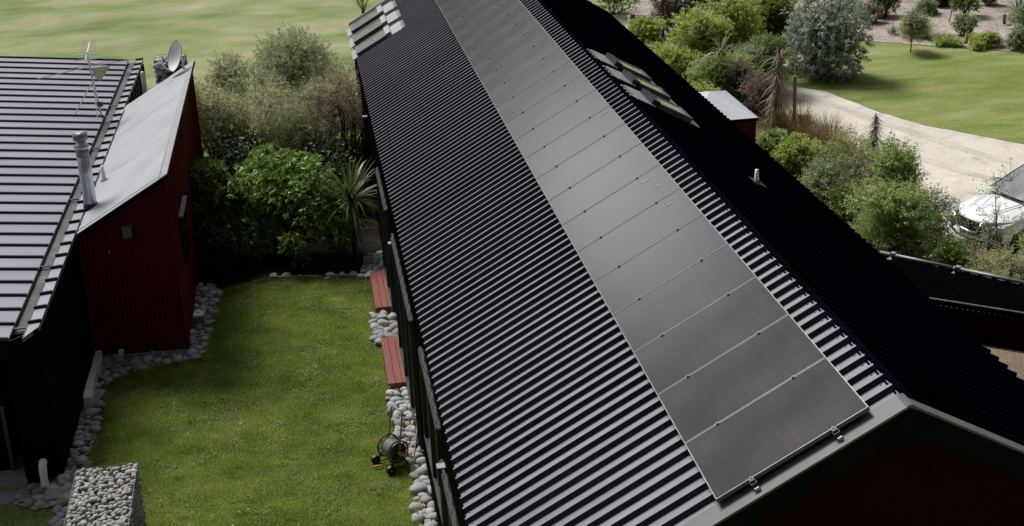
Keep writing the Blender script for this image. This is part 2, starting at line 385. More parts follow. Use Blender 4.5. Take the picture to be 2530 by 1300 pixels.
ns_ = N(nt, 'ShaderNodeVectorMath', operation='SCALE'); nt.links.new(sky.outputs[0], ns_.inputs[0]); nt.links.new(dk.outputs[0], ns_.inputs['Scale'])
cc = N(nt, 'ShaderNodeVectorMath', operation='SCALE'); cc.inputs[0].default_value = (1.0, 0.985, 0.985); nt.links.new(br.outputs[0], cc.inputs['Scale'])
mx = N(nt, 'ShaderNodeMix', data_type='RGBA')
nt.links.new(cl.outputs['Color'], mx.inputs[0]); nt.links.new(ns_.outputs[0], mx.inputs[6]); nt.links.new(cc.outputs[0], mx.inputs[7])
# bright cloud glow added low over the far end to show in the panels
g1 = N(nt, 'ShaderNodeVectorMath', operation='DOT_PRODUCT'); g1.inputs[1].default_value = (math.sin(math.radians(-10)) * math.cos(math.radians(20.5)), math.cos(math.radians(-10)) * math.cos(math.radians(20.5)), math.sin(math.radians(20.5)))
nt.links.new(tc.outputs['Generated'], g1.inputs[0])
nz2 = N(nt, 'ShaderNodeTexNoise', Scale=7.0, Detail=4.0, Roughness=0.5); nt.links.new(tc.outputs['Generated'], nz2.inputs['Vector'])
g2 = N(nt, 'ShaderNodeMath', operation='MULTIPLY_ADD'); g2.inputs[1].default_value = 0.010; nt.links.new(nz2.outputs['Fac'], g2.inputs[0]); nt.links.new(g1.outputs['Value'], g2.inputs[2])
g3 = N(nt, 'ShaderNodeMapRange'); g3.interpolation_type = 'SMOOTHSTEP'; g3.inputs['From Min'].default_value = 0.9975; g3.inputs['From Max'].default_value = 1.006; g3.inputs['To Max'].default_value = 27.0
nt.links.new(g2.outputs[0], g3.inputs['Value'])
gc_ = N(nt, 'ShaderNodeVectorMath', operation='SCALE'); gc_.inputs[0].default_value = (1.0, 0.945, 0.92); nt.links.new(g3.outputs[0], gc_.inputs['Scale'])
ad = N(nt, 'ShaderNodeVectorMath', operation='ADD'); nt.links.new(mx.outputs[2], ad.inputs[0]); nt.links.new(gc_.outputs[0], ad.inputs[1])
sx_ = N(nt, 'ShaderNodeSeparateXYZ'); nt.links.new(tc.outputs['Generated'], sx_.inputs[0])
hz_ = N(nt, 'ShaderNodeMapRange'); hz_.interpolation_type = 'SMOOTHSTEP'; hz_.inputs['From Min'].default_value = 0.12; hz_.inputs['From Max'].default_value = 0.40; hz_.inputs['To Min'].default_value = 0.18; hz_.inputs['To Max'].default_value = 1.0  # low sky dimmed to darken the far panel reflections
nt.links.new(sx_.outputs['Z'], hz_.inputs['Value'])
fin = N(nt, 'ShaderNodeVectorMath', operation='SCALE'); nt.links.new(mx.outputs[2], fin.inputs[0]); nt.links.new(hz_.outputs[0], fin.inputs['Scale'])
nt.links.new(fin.outputs[0], ad.inputs[0])
nt.links.new(ad.outputs[0], bg.inputs['Color'])
bg.inputs['Strength'].default_value = 0.07

scene.view_settings.view_transform = 'Standard'; scene.view_settings.look = 'None'
scene.view_settings.exposure = 0; scene.view_settings.gamma = 1
scene.render.engine = 'CYCLES'
scene.cycles.max_bounces = 6; scene.cycles.diffuse_bounces = 2; scene.cycles.transparent_max_bounces = 4

# ---------------------------------------------------------------- ground sheets
def sheet(name, poly, z, mat, kind='structure', label=None, cat=None):
    me = bpy.data.meshes.new(name)
    bm = bmesh.new()
    vs = [bm.verts.new((x, y, z)) for x, y in poly]
    f = bm.faces.new(vs)
    if f.normal.z < 0: f.normal_flip()
    bmesh.ops.triangulate(bm, faces=[f])
    bm.to_mesh(me); bm.free()
    o = link(name, me, mat)
    return tag(o, label, cat, None, kind)

def wavy(pts, amp=0.06, step=0.25, seed=0, closed=True):
    out = []; n = len(pts)
    for i in range(n):
        a = Vector(pts[i]); b = Vector(pts[(i + 1) % n]); L = (b - a).length
        k = max(1, int(L / step)); nn = Vector((-(b - a).y, (b - a).x)) / max(L, 1e-6)
        for j in range(k):
            p = a + (b - a) * j / k
            d = noise.noise(Vector((p.x * 1.1, p.y * 1.1, seed))) * amp + noise.noise(Vector((p.x * 4, p.y * 4, seed + 5))) * amp * 0.5
            out.append(tuple(p + nn * d))
    return out

MT['far_lawn'] = mat_ground('far_lawn_grass', [(0.25, (0.105, 0.15, 0.05)), (0.42, (0.185, 0.228, 0.09)), (0.58, (0.262, 0.285, 0.145)), (0.72, (0.345, 0.32, 0.23))], 0.30, fine=15.0, fine_amt=0.34,
                            stops2=[(0.3, (0.72, 0.80, 0.66)), (0.5, (1, 1, 1)), (0.60, (1.08, 1.0, 1.1)), (0.68, (1.3, 1.15, 1.5))], scale2=0.45, stretch=(0.7, 1.0, 1), bump=0.2)
MT['right_lawn'] = mat_ground('right_lawn_grass', [(0.25, (0.095, 0.14, 0.032)), (0.42, (0.17, 0.21, 0.060)), (0.56, (0.235, 0.26, 0.095)), (0.72, (0.29, 0.27, 0.15))], 0.55, fine=16.0, fine_amt=0.34,
                              stops2=[(0.3, (0.75, 0.82, 0.7)), (0.6, (1, 1, 1)), (0.75, (1.15, 1.05, 1.1))], scale2=0.9, stretch=(0.5, 1.2, 1), bump=0.25)
MT['near_lawn'] = mat_ground('near_lawn_soil_grass', [(0.25, (0.04, 0.062, 0.012)), (0.5, (0.08, 0.11, 0.02)), (0.75, (0.15, 0.145, 0.05))], 0.7, fine=30.0, fine_amt=0.35, bump=0.4)
MT['gravel'] = mat_ground('pale_gravel', [(0.3, (0.47, 0.44, 0.39)), (0.55, (0.58, 0.545, 0.485)), (0.8, (0.66, 0.62, 0.56))], 0.6, fine=22.0, fine_amt=0.24,
                          stops2=[(0.28, (0.72, 0.71, 0.68)), (0.42, (0.97, 0.97, 0.96)), (0.6, (1.04, 1.04, 1.04))], scale2=1.8, bump=0.4)
MT['mulch'] = mat_ground('bark_mulch', [(0.3, (0.22, 0.165, 0.145)), (0.5, (0.36, 0.31, 0.28)), (0.72, (0.50, 0.465, 0.44))], 0.55, fine=14.0, fine_amt=0.6, bump=0.8,
                         stops2=[(0.3, (0.7, 0.68, 0.66)), (0.6, (1.05, 1.05, 1.05))], scale2=5.0)
MT['soil'] = mat_ground('dark_soil', [(0.3, (0.006, 0.0055, 0.004)), (0.7, (0.018, 0.014, 0.010))], 2.0, fine=25.0, fine_amt=0.5)
MT['bed'] = mat_ground('stone_bed_grit', [(0.3, (0.04, 0.04, 0.038)), (0.7, (0.10, 0.10, 0.097))], 6.0, fine=40.0, fine_amt=0.5)
MT['bed_soil'] = mat_ground('planting_bed', [(0.3, (0.12, 0.09, 0.065)), (0.7, (0.22, 0.17, 0.13))], 1.5, fine=20.0, fine_amt=0.5)

S = 900
ground = sheet('ground', [(-S, -S), (S, -S), (S, S), (-S, S)], 0.0, MT['far_lawn'])
sheet('lawn', wavy([(-9.0, 2), (-3.4, 2), (-3.4, 18.6), (-6.6, 18.5), (-7.3, 18.4), (-9.0, 15.2)], 0.02), 0.004, MT['near_lawn'])
sheet('soil', wavy([(-7.35, 18.05), (-5.9, 18.25), (-3.3, 17.95), (-3.3, 28.6), (-4.2, 28.9), (-7.6, 28.0), (-8.6, 25.0), (-7.35, 24.0)], 0.12), 0.008, MT['soil'])
# right of the house: planting bed, gravel drive, lawn, mulch garden
sheet('planting_bed', wavy([(2.9, -6), (9.2, 10), (9.6, 15.2), (8.5, 16.4), (8.55, 18.5), (8.75, 22), (9.0, 24.6), (8.1, 27.0), (8.3, 29.6), (7.4, 34.6), (5.0, 36.4), (2.9, 36.5)], 0.10), 0.004, MT['bed_soil'])
sheet('driveway', wavy([(4.6, 4.5), (6.6, 6.6), (8.9, 10.4), (9.3, 13.9), (8.6, 16.1), (8.5, 18.5), (8.7, 22), (8.6, 24.0), (8.15, 26.4), (8.2, 29), (7.35, 34.2), (6.2, 36.2), (6.8, 37.2), (8.2, 36.0), (9.3, 33.0), (9.75, 30.7), (10.7, 29.6),
                         (11.35, 26.8), (11.95, 25.3), (13.6, 22.9), (17, 19.4), (24, 14), (30, 0), (12, -2)], 0.05), 0.008, MT['gravel'])
sheet('lawn', wavy([(10.1, 30.6), (10.72, 29.58), (11.37, 26.78), (11.97, 25.28), (13.62, 22.88), (17.02, 19.38), (24.02, 14), (34, 18), (34, 26), (24, 30.2), (18.2, 32.35), (15.6, 34.4), (14.1, 35.6), (12.4, 34.6)], 0.04), 0.012, MT['right_lawn'])
sheet('mulch', wavy([(9.6, 31.0), (9.0, 33.6), (7.9, 36.3), (6.6, 38.8), (8.6, 46), (14, 62), (40, 62), (44, 28), (34, 26.1), (24, 30.3), (18.2, 32.45), (15.6, 34.5), (14.1, 35.7), (12.4, 34.7)], 0.15), 0.0165, MT['mulch'])
MT['track'] = mat_ground('worn_gravel', [(0.3, (0.41, 0.385, 0.34)), (0.55, (0.52, 0.488, 0.434)), (0.8, (0.61, 0.575, 0.515))], 0.9, fine=22.0, fine_amt=0.26, bump=0.4)
cl_pts = [Vector(p) for p in ((8.45, 34.6), (8.9, 31.6), (9.5, 28.6), (10.3, 25.6), (11.5, 22.2), (13.2, 18.6), (16.0, 14.0))]
for sd_ in (-.72, .72):
    A_, B_ = [], []
    for i, p in enumerate(cl_pts):
        t = (cl_pts[min(i + 1, 6)] - cl_pts[max(i - 1, 0)]).normalized(); n_ = Vector((t.y, -t.x))
        A_.append(tuple(p + n_ * (sd_ - .17))); B_.append(tuple(p + n_ * (sd_ + .17)))
    sheet('wheel_track', wavy(A_ + B_[::-1], 0.10, 0.2, 3), 0.0125, MT['track'])
# stone beds
BED_LEFT = [(-9.06, 8.2), (-8.5, 9.0), (-8.75, 10.9), (-8.72, 12.0), (-8.78, 13.0), (-8.82, 13.7), (-8.45, 14.2), (-7.7, 14.42), (-7.1, 14.55), (-6.98, 15.4), (-6.95, 16.6), (-6.85, 17.6), (-7.0, 18.3), (-7.4, 18.4), (-7.4, 14.9), (-9.06, 14.95)]
BED_RIGHT = [(-3.34, 6.0), (-3.75, 6.0), (-3.68, 7.7), (-3.52, 8.9), (-3.66, 9.9), (-3.74, 11.0), (-3.75, 12.24), (-3.34, 12.24)]
BED_MID = [(-3.34, 14.3), (-3.85, 14.3), (-3.8, 15.78), (-3.34, 15.78)]
BED_TOP = [(-3.34, 17.8), (-3.9, 17.85), (-3.78, 19.1), (-3.34, 19.2)]
BED_FRONT = [(-9.65, 10.12), (-9.05, 10.3), (-8.75, 10.2), (-8.85, 9.6), (-9.35, 9.45), (-9.7, 9.7)]
for b in (BED_LEFT, BED_RIGHT, BED_MID, BED_TOP, BED_FRONT):
    sheet('stone_bed', b, 0.012, MT['bed'])
sheet('gravel_strip', [(-11.5, 9.75), (-9.62, 9.75), (-9.6, 10.12), (-11.5, 10.2)], 0.014, MT['concrete'])

# ---------------------------------------------------------------- main house
TH = 0.50080
c_, s_ = math.cos(TH), math.sin(TH)
RX, RZ = 0.3127, 5.373
TL, TR = 4.229, 3.105                      # slope lengths left / right
RIB, RY0 = 0.2146, 1.98
YF = 28.2
def Lp(t, y, h=0.0): return Vector((RX - t * c_ - s_ * h, y, RZ - t * s_ + c_ * h))
def Rp(t, y, h=0.0): return Vector((RX + t * c_ + s_ * h, y, RZ - t * s_ + c_ * h))

house = empty('main_house', (0, 14, 0), label='long black gabled house with ribbed metal roof carrying the row of solar panels', cat='house')
house_off = Vector((0, 14, 0))
def rel(o, root, off):
    """vertices were built in world space: move them into the root's space"""
    o.data.transform(Matrix.Translation(-off)); o.parent = root
    return o

def rib_profile(y0, y1):
    """(y, h) profile of trapezoid ribbed sheet"""
    pr = [(y0, -0.02)]
    k0 = math.ceil((y0 - RY0) / RIB); k1 = math.floor((y1 - RY0) / RIB)
    for k in range(k0, k1 + 1):
        yc = RY0 + k * RIB
        for dy, h in ((-0.040, -0.02), (-0.017, 0.034), (0.013, 0.034), (0.040, -0.02)):
            if y0 < yc + dy < y1: pr.append((yc + dy, h))
        for dy in (0.085, 0.130):
            if y0 < yc + dy - 0.012 and yc + dy + 0.012 < y1:
                pr += [(yc + dy - 0.012, -0.02), (yc + dy, -0.0165), (yc + dy + 0.012, -0.02)]
    pr.append((y1, -0.02))
    return pr
prof = rib_profile(0.02, YF)
V, F = [], []
for y, h in prof:
    V += [Lp(-0.02, y, h), Lp(TL * 0.5, y, h), Lp(TL, y, h)]
mb = MB(); Fs = []
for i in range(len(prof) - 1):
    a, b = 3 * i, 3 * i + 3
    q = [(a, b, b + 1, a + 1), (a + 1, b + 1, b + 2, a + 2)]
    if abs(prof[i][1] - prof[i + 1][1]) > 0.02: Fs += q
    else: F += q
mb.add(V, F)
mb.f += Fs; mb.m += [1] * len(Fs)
roof = mb.build('roof', [MT['roof'], MT['rib_side_shade']], house); rel(roof, house, house_off)
md = roof.modifiers.new('thickness', 'SOLIDIFY'); md.thickness = 0.004; md.offset = -1
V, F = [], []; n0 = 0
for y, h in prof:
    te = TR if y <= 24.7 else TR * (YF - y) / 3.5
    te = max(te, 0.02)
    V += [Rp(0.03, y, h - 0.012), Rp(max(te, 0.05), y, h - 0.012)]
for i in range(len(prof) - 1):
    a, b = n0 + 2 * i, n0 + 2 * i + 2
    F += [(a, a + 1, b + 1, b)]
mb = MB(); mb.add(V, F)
roof2 = mb.build('roof', MT['roof_shade'], house); rel(roof2, house, house_off); roof2['label'] = 'ribbed roof slope facing the drive, blackened with painted shade'
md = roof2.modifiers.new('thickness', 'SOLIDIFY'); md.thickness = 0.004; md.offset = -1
# ridge capping on the far leg and soaker strip
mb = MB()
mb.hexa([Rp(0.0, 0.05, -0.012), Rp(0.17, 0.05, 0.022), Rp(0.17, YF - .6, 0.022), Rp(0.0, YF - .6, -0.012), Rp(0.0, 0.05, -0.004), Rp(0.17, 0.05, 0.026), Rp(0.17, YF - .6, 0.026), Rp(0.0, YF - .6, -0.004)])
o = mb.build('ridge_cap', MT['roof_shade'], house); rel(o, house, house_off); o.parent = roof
# screws: bright heads at eave and near the ridge
mb = MB()
for k in range(int((YF - RY0) / RIB) + 10):
    y = RY0 + (k - 9) * RIB
    if y < 0.1 or y > YF: continue
    for P, t, dy in ((Lp, 0.05, 0.075), (Lp, 0.05, 0.145), (Lp, TL - 0.05, 0.06), (Lp, TL - 0.05, 0.15), (Lp, TL - 0.28, 0.0)):
        if P is Rp and y > 24: continue
        h = 0.03 if dy == 0.0 else -0.018
        mb.box(P(t, y + dy, h + 0.004), (0.011, 0.011, 0.010))
o = mb.build('roof_screws', MT['lamp_grey'], house); tag(o, kind='stuff'); rel(o, house, house_off)
# barge flashings at the near gable and the far verge
for P, T, lab in ((Lp, TL, 'wide grey barge flashing on the panel side'), (Rp, TR, 'narrow pale barge flashing on the dark side')):
    mb = MB()
    y0, y1 = -0.175, 0.075
    if P is Rp: y1 = 0.0
    mb.hexa([P(0, y0, 0.02), P(T + .03, y0, 0.02), P(T + .03, y1, 0.02), P(0, y1, 0.02), P(0, y0, 0.042), P(T + .03, y0, 0.042), P(T + .03, y1, 0.042), P(0, y1, 0.042)])
    mb.hexa([P(0, y0, -0.19), P(T + .03, y0, -0.19), P(T + .03, y0 + 0.012, -0.19), P(0, y0 + 0.012, -0.19), P(0, y0, 0.018), P(T + .03, y0, 0.018), P(T + .03, y0 + 0.012, 0.018), P(0, y0 + 0.012, 0.018)], 1)
    o = mb.build('barge_flashing', [MT['flash'], MT['black']], house); rel(o, house, house_off); o['label'] = lab
mb = MB()
mb.hexa([Lp(0, YF, 0.0), Lp(TL, YF, 0.0), Lp(TL, YF + .1, 0.0), Lp(0, YF + .1, 0.0), Lp(0, YF, 0.04), Lp(TL, YF, 0.04), Lp(TL, YF + .1, 0.04), Lp(0, YF + .1, 0.04)])
o = mb.build('barge_flashing', MT['flash'], house); rel(o, house, house_off)

o = MB().hexa([(RX - .30, -.186, RZ - .36), (RX + .30, -.186, RZ - .36), (RX + .30, -.160, RZ - .36), (RX - .30, -.160, RZ - .36), (RX - .02, -.186, RZ + .012), (RX + .02, -.186, RZ + .012), (RX + .02, -.160, RZ + .012), (RX - .02, -.160, RZ + .012)]).build('apex_cover', MT['black'], house); rel(o, house, house_off)
o = MB().hexa([(RX - .07, -.178, RZ - .004), (RX + .07, -.178, RZ - .004), (RX + .07, .05, RZ - .004), (RX - .07, .05, RZ - .004), (RX - .02, -.178, RZ + .047), (RX + .02, -.178, RZ + .047), (RX + .02, .05, RZ + .047), (RX - .02, .05, RZ + .047)]).build('apex_flashing', MT['flash'], house); rel(o, house, house_off)
# walls: corrugated vertical cladding
def corrugated(p0, p1, z0, ztop, pitch=0.076, amp=0.009, seg=4):
    """wall sheet from p0 to p1, top height by function of distance"""
    p0 = Vector((p0[0], p0[1], 0)); p1 = Vector((p1[0], p1[1], 0)); d = (p1 - p0); L = d.length; d /= L
    nn = Vector((d.y, -d.x, 0))
    k = int(L / pitch * seg); V = []; F = []
    for i in range(k + 1):
        t = L * i / k
        p = p0 + d * t + nn * amp * math.sin(2 * PI * t / pitch)
        V += [(p.x, p.y, z0), (p.x, p.y, ztop(t))]
    for i in range(k):
        F.append((2 * i, 2 * i + 2, 2 * i + 3, 2 * i + 1))
    return V, F
WXL = -3.33; WXR = 2.95
zl = Lp((RX - WXL) / c_, 0, -0.05).z; zr = Rp((WXR - RX) / c_, 0, -0.05).z
mb = MB()
mb.add(*corrugated((WXL, YF - 0.1), (WXL, -0.02), 0, lambda t: zl))
o = mb.build('wall', MT['black'], house); rel(o, house, house_off); mb = MB()
mb.add(*corrugated((WXR, -0.02), (WXR, 24.6), 0, lambda t: zr))
o = mb.build('wall', MT['black'], house); rel(o, house, house_off)
mb = MB()
def gz(x): return RZ - 0.06 - abs(x - RX) * math.tan(TH)
mb.add(*corrugated((WXL, -0.03), (WXR, -0.03), 0, lambda t: gz(WXL + t)))
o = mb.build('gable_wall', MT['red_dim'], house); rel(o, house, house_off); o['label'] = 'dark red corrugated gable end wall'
mb = MB(); mb.add([(WXL, YF - .1, 0), (WXR, YF - .1, 0), (WXR, YF - .1, 3.6), (RX, YF - .1, 5.2), (WXL, YF - .1, 3.2)], [(0, 4, 3, 2, 1)])
o = mb.build('gable_wall', MT['black'], house); rel(o, house, house_off)
# dark boxed soffit / eave flashing under the rib ends
mb = MB()
mb.box((-3.335, YF / 2, 3.24), (0.05, YF - .1, 0.20)); mb.box((2.97, 12.3, 3.78), (0.05, 24.5, 0.2))
o = mb.build('eave_flashing', MT['black'], house); rel(o, house, house_off)

# glazed doors and windows in the long wall
def opening(name, y0, y1, z0, z1, npan, lab=None):
    fr = MB(); x = WXL - 0.03
    th = 0.06
    fr.box((x, (y0 + y1) / 2, z1), (0.10, y1 - y0 + 0.1, th)); fr.box((x, (y0 + y1) / 2, z0 + th / 2), (0.10, y1 - y0 + 0.1, th))
    for i in range(npan + 1):
        y = y0 + (y1 - y0) * i / npan
        fr.box((x, y, (z0 + z1) / 2), (0.09, th, z1 - z0 - th * 1.2))
    o = fr.build(name, MT['black_pl'], house); rel(o, house, house_off)
    if lab: o['label'] = lab
    for i in range(npan):
        a = y0 + (y1 - y0) * i / npan + 0.035; b = y0 + (y1 - y0) * (i + 1) / npan - 0.035
        g = MB().box((x + 0.005, (a + b) / 2, (z0 + z1) / 2), (0.02, b - a, z1 - z0 - 0.09)).build('pane', MT['glass_dark'], house); rel(g, house, house_off); g.parent = o
    hd = MB()
    n = int((y1 - y0 + 0.3) / 0.2146)
    for i in range(n):
        ya = y0 - 0.15 + i * 0.2146
        hd.box((x - 0.012 - 0.008 * (i % 2), ya + 0.107, z1 + 0.06), (0.028, 0.212, 0.03), ry=0.25)
    h = hd.build('head_flashing', MT['flash'], house); rel(h, house, house_off); h.parent = o
    return o
opening('glazed_door', 15.6, 18.1, 0.12, 2.25, 2)
opening('glazed_door', 10.0, 13.8, 0.12, 2.30, 3, 'wide glazed sliding door behind the nearer red step')
opening('window', 5.7, 8.1, 1.2, 2.62, 2)
opening('window', 3.3, 5.5, 0.9, 2.20, 2)
for y, z in ((13.95, 2.05), (5.32, 2.15), (22.0, 2.3)):
    lm = MB().box((WXL - 0.07, y, z), (0.10, 0.12, 0.26), mi=0).box((WXL - 0.07, y, z + 0.134), (0.11, 0.13, 0.012), mi=1).build('wall_light', [MT['black_pl'], MT['flash_light']], house); rel(lm, house, house_off)

# skylights
def skylight(P, t0, y, lab):
    w_, l_ = (0.80, 0.98) if P is Lp else (0.74, 0.74)
    fl = MB()
    fl.hexa([P(t0 - 0.30, y - .46, .03), P(t0 + .04, y - .46, .03), P(t0 + .04, y + .46, .03), P(t0 - .30, y + .46, .03), P(t0 - .30, y - .46, .045), P(t0 + .04, y - .46, .05), P(t0 + .04, y + .46, .05), P(t0 - .30, y + .46, .045)])
    for k in range(4):
        yy = y - 0.36 + k * 0.2146 + 0.03
        fl.hexa([P(t0 - 0.40, yy - .04, .028), P(t0 - .30, yy - .075, .031), P(t0 - .30, yy + .075, .031), P(t0 - .40, yy + .04, .028), P(t0 - .40, yy - .04, .04), P(t0 - .30, yy - .075, .043), P(t0 - .30, yy + .075, .043), P(t0 - .40, yy + .04, .04)])
    ap = MB(); ap.hexa([P(t0 + l_ - .02, y - .46, .028), P(t0 + l_ + .14, y - .46, .02), P(t0 + l_ + .14, y + .46, .02), P(t0 + l_ - .02, y + .46, .028), P(t0 + l_ - .02, y - .46, .05), P(t0 + l_ + .14, y - .46, .04), P(t0 + l_ + .14, y + .46, .04), P(t0 + l_ - .02, y + .46, .05)])
    def bar(ta, tb, ya, yb, ha, hb): return [P(ta, ya, ha), P(tb, ya, ha), P(tb, yb, ha), P(ta, yb, ha), P(ta, ya, hb), P(tb, ya, hb), P(tb, yb, hb), P(ta, yb, hb)]
    fr = MB()
    fr.hexa(bar(t0 + .12, t0 + l_ - .08, y - w_ / 2, y - w_ / 2 + .08, .02, .11)); fr.hexa(bar(t0 + .12, t0 + l_ - .08, y + w_ / 2 - .08, y + w_ / 2, .02, .11))
    fr.hexa(bar(t0 + l_ - .08, t0 + l_, y - w_ / 2, y + w_ / 2, .02, .11))
    o = fr.build('skylight', MT['flash'], house); rel(o, house, house_off); o['label'] = lab
    h = MB().hexa(bar(t0 - .02, t0 + .12, y - w_ / 2 - .012, y + w_ / 2 + .012, .02, .13)).build('hood', MT['roof_edge'] if P is Rp else MT['flash_light'], house); rel(h, house, house_off); h.parent = o  # hoods on the right slope take a dark colour in place of shade
    p = MB().hexa(bar(t0 + .12, t0 + l_ - .08, y - w_ / 2 + .08, y + w_ / 2 - .08, .06, .10)).build('pane', MT['glass_sky'], house); rel(p, house, house_off); p.parent = o
    f = fl.build('head_flashing', MT['flash_light'], house); rel(f, house, house_off); f.parent = o
    f = ap.build('apron_flashing', MT['flash_light'], house); rel(f, house, house_off); f.parent = o
for i, y in enumerate((24.45, 25.8, 27.15)):
    skylight(Lp, 3.20, y, ['skylight nearest to the solar panels end of its row of three above the eave', 'middle skylight of the row above the eave', 'skylight at the far roof corner'][i])
for i, y in enumerate((11.55, 12.95, 14.3)):
    skylight(Rp, 0.56, y, ['nearest skylight on the black slope', 'middle skylight on the black slope', 'farthest skylight on the black slope'][i])
# plumbing vent on the dark slope
b0 = Rp(1.49, 8.2, 0.0)
v = MB().tube([b0 + Vector((0, 0, z)) for z in (0.02, 0.10, 0.105, 0.17, 0.175, 0.225)], [0.036, 0.034, 0.031, 0.031, 0.026, 0.024], 14).build('vent_pipe', MT['white_pl'], house, smooth=True); rel(v, house, house_off)
cb = MB().tube([b0 + Vector((0, 0, z)) for z in (0.0, 0.03, 0.07)], [0.08, 0.06, 0.038], 14).build('collar', MT['grey_pl'], house, smooth=True); rel(cb, house, house_off); cb.parent = v
cb = MB().hexa([Rp(1.38, 8.06, .036), Rp(1.60, 8.06, .036), Rp(1.60, 8.34, .036), Rp(1.38, 8.34, .036), Rp(1.38, 8.06, .040), Rp(1.60, 8.06, .040), Rp(1.60, 8.34, .040), Rp(1.38, 8.34, .040)]).build('base_flashing', MT['roof_edge'], house); rel(cb, house, house_off); cb.parent = v

# ---------------------------------------------------------------- solar panels
PT0, PT1, PP, PG = 0.2854, 1.853, 1.06, 0.012
def make_panel():
    root = empty('solar_panel', Lp((PT0 + PT1) / 2, PP / 2, 0.0))
    root.rotation_euler = (0, -TH, 0)          # local x runs up the slope, local y along the ridge
    Lx, Ly, T = PT1 - PT0, PP - PG, 0.04
    hb = 0.13 - T
    fr = MB(); wv = 0.008
    fr.box((Lx / 2 - wv / 2, 0, hb + T / 2), (wv, Ly, T)); fr.box((-Lx / 2 + wv / 2, 0, hb + T / 2), (wv, Ly, T))
    fr.box((0, Ly / 2 - wv / 2, hb + T / 2), (Lx - 2 * wv, wv, T)); fr.box((0, -Ly / 2 + wv / 2, hb + T / 2), (Lx - 2 * wv, wv, T))
    fr.build('frame', MT['solar_frame'], root)
    gl = MB().box((0, 0, hb + T - 0.006), (Lx - 2 * wv, Ly - 2 * wv, 0.006)).build('glass', MT['solar'], root)
    for x in (-0.42, 0.42):
        MB().box((x, -Ly / 2 - PG / 2, hb + T + 0.002), (0.032, 0.030, 0.010), mi=0).tube([(x, -Ly / 2 - PG / 2, hb + T), (x, -Ly / 2 - PG / 2, hb + T + .016)], 0.009, 8).build('clamp', MT['lamp_grey'], root)
    return root
p0 = make_panel()
ordn = ['', 'second', 'third', 'fourth', 'fifth', 'sixth', 'seventh', 'eighth', 'ninth', 'tenth', 'eleventh', 'twelfth', 'thirteenth', 'fourteenth', 'fifteenth', 'sixteenth', 'seventeenth', 'eighteenth', 'nineteenth', 'twentieth', 'twenty-first', 'twenty-second', 'twenty-third', 'twenty-fourth', 'twenty-fifth']
for k in range(25):
    o = p0 if k == 0 else copy_tree(p0)
    o.location = Lp((PT0 + PT1) / 2, PP / 2 + k * PP, 0.0)
    lab = 'black solar panel at the near gable end, its edge overhanging the grey barge flashing' if k == 0 else '%s black solar panel along the ridge counted from the near gable end' % ordn[k]
    tag(o, lab, 'solar panel', 'solar panels along the ridge')
rnd = random.Random(14)
pans = [o for o in col.objects if o.parent is None and o.name.startswith('solar_panel')]
for k, x, y, n_ in ((5, .60, .25, 2), (6, .62, -.1, 2), (6, .50, .28, 3), (9, .66, .3, 3), (12, -.5, -.2, 1)):
    bd_ = MB()
    for j in range(n_):
        bd_.tube([(x + rnd.uniform(-.05, .05), y + rnd.uniform(-.03, .03), .1292), (x - .03 - rnd.uniform(.02, .12), y + rnd.uniform(-.03, .03), .1296)], [rnd.uniform(.003, .006), .0015], 6)
    bd_.build('bird_dropping', MT['white_pl'], pans[k])
# end clamps under the first panel edge and the mounting rails
for t in (PT0 + 0.36, PT1 - 0.36):
    a = Lp(t, -0.05, 0.06)
    r = MB(); M3 = Matrix.Rotation(-TH, 3, 'Y')
    r.box(Lp(t, 13.2, 0.06), (0.045, 26.6, 0.045), M=M3)
    tag(r.build('mounting_rail', MT['alu'], None), 'aluminium mounting rail under the panels, %s one' % ('upper' if t < 1 else 'lower'), 'rail', 'rails under the solar panels')
    e = MB().box(Lp(t, -0.045, 0.075), (0.06, 0.05, 0.08), M=M3).box(Lp(t, -0.022, 0.131), (0.05, 0.05, 0.01), M=M3)
    tag(e.build('end_clamp', MT['black_pl'], None), '%s end clamp poking out below the nearest panel edge' % ('upper' if t < 1 else 'lower'), 'clamp', 'end clamps of the nearest panel')

# ---------------------------------------------------------------- right canopy wing
cn = empty('canopy_wing', (5, 8, 0), label='low black ribbed canopy with a pale pipe along its eave, right of the gable', cat='canopy')
coff = Vector((5, 8, 0))
F0, F1 = Vector((3.56, 11.0, 2.6)), Vector((8.4, 5.52, 2.6))
N0, N1 = Vector((3.1, 7.95, 2.98)), Vector((7.2, 4.65, 2.98))
nr = 34
mb = MB(); rb = MB()
mb.hexa([N0 - Vector((0, 0, .05)), N1 - Vector((0, 0, .05)), F1 - Vector((0, 0, .05)), F0 - Vector((0, 0, .05)), N0, N1, F1, F0])
for k in range(nr):
    f = (k + 0.5) / nr
    a = N0.lerp(N1, f); b = F0.lerp(F1, f); d = (b - a).normalized(); b = b + d * 0.10
    sd_ = Vector((d.y, -d.x, 0)).normalized()
    z3 = Vector((0, 0, 0.045))
    rb.hexa([a - sd_ * .03, a + sd_ * .03, b + sd_ * .03, b - sd_ * .03, a - sd_ * .018 + z3, a + sd_ * .018 + z3, b + sd_ * .018 + z3, b - sd_ * .018 + z3])
mb.v, base = mb.v, len(mb.v)
mb.add(rb.v, rb.f)
o = mb.build('roof', MT['black_matte'], cn); rel(o, cn, coff)
dF = (F1 - F0).normalized(); inn = Vector((dF.y, -dF.x, 0)).normalized()
if inn.dot(N0 - F0) < 0: inn = -inn
pipe = MB()
segs = [0.0, 0.17, 0.34, 0.51, 0.68, 0.85, 1.0]
for a, b in zip(segs[:-1], segs[1:]):
    pa = F0.lerp(F1, a) + inn * .07 + Vector((0, 0, .07)); pb = F0.lerp(F1, b - 0.004) + inn * .07 + Vector((0, 0, .07))
    pipe.tube([pa, pb], 0.028, 10)
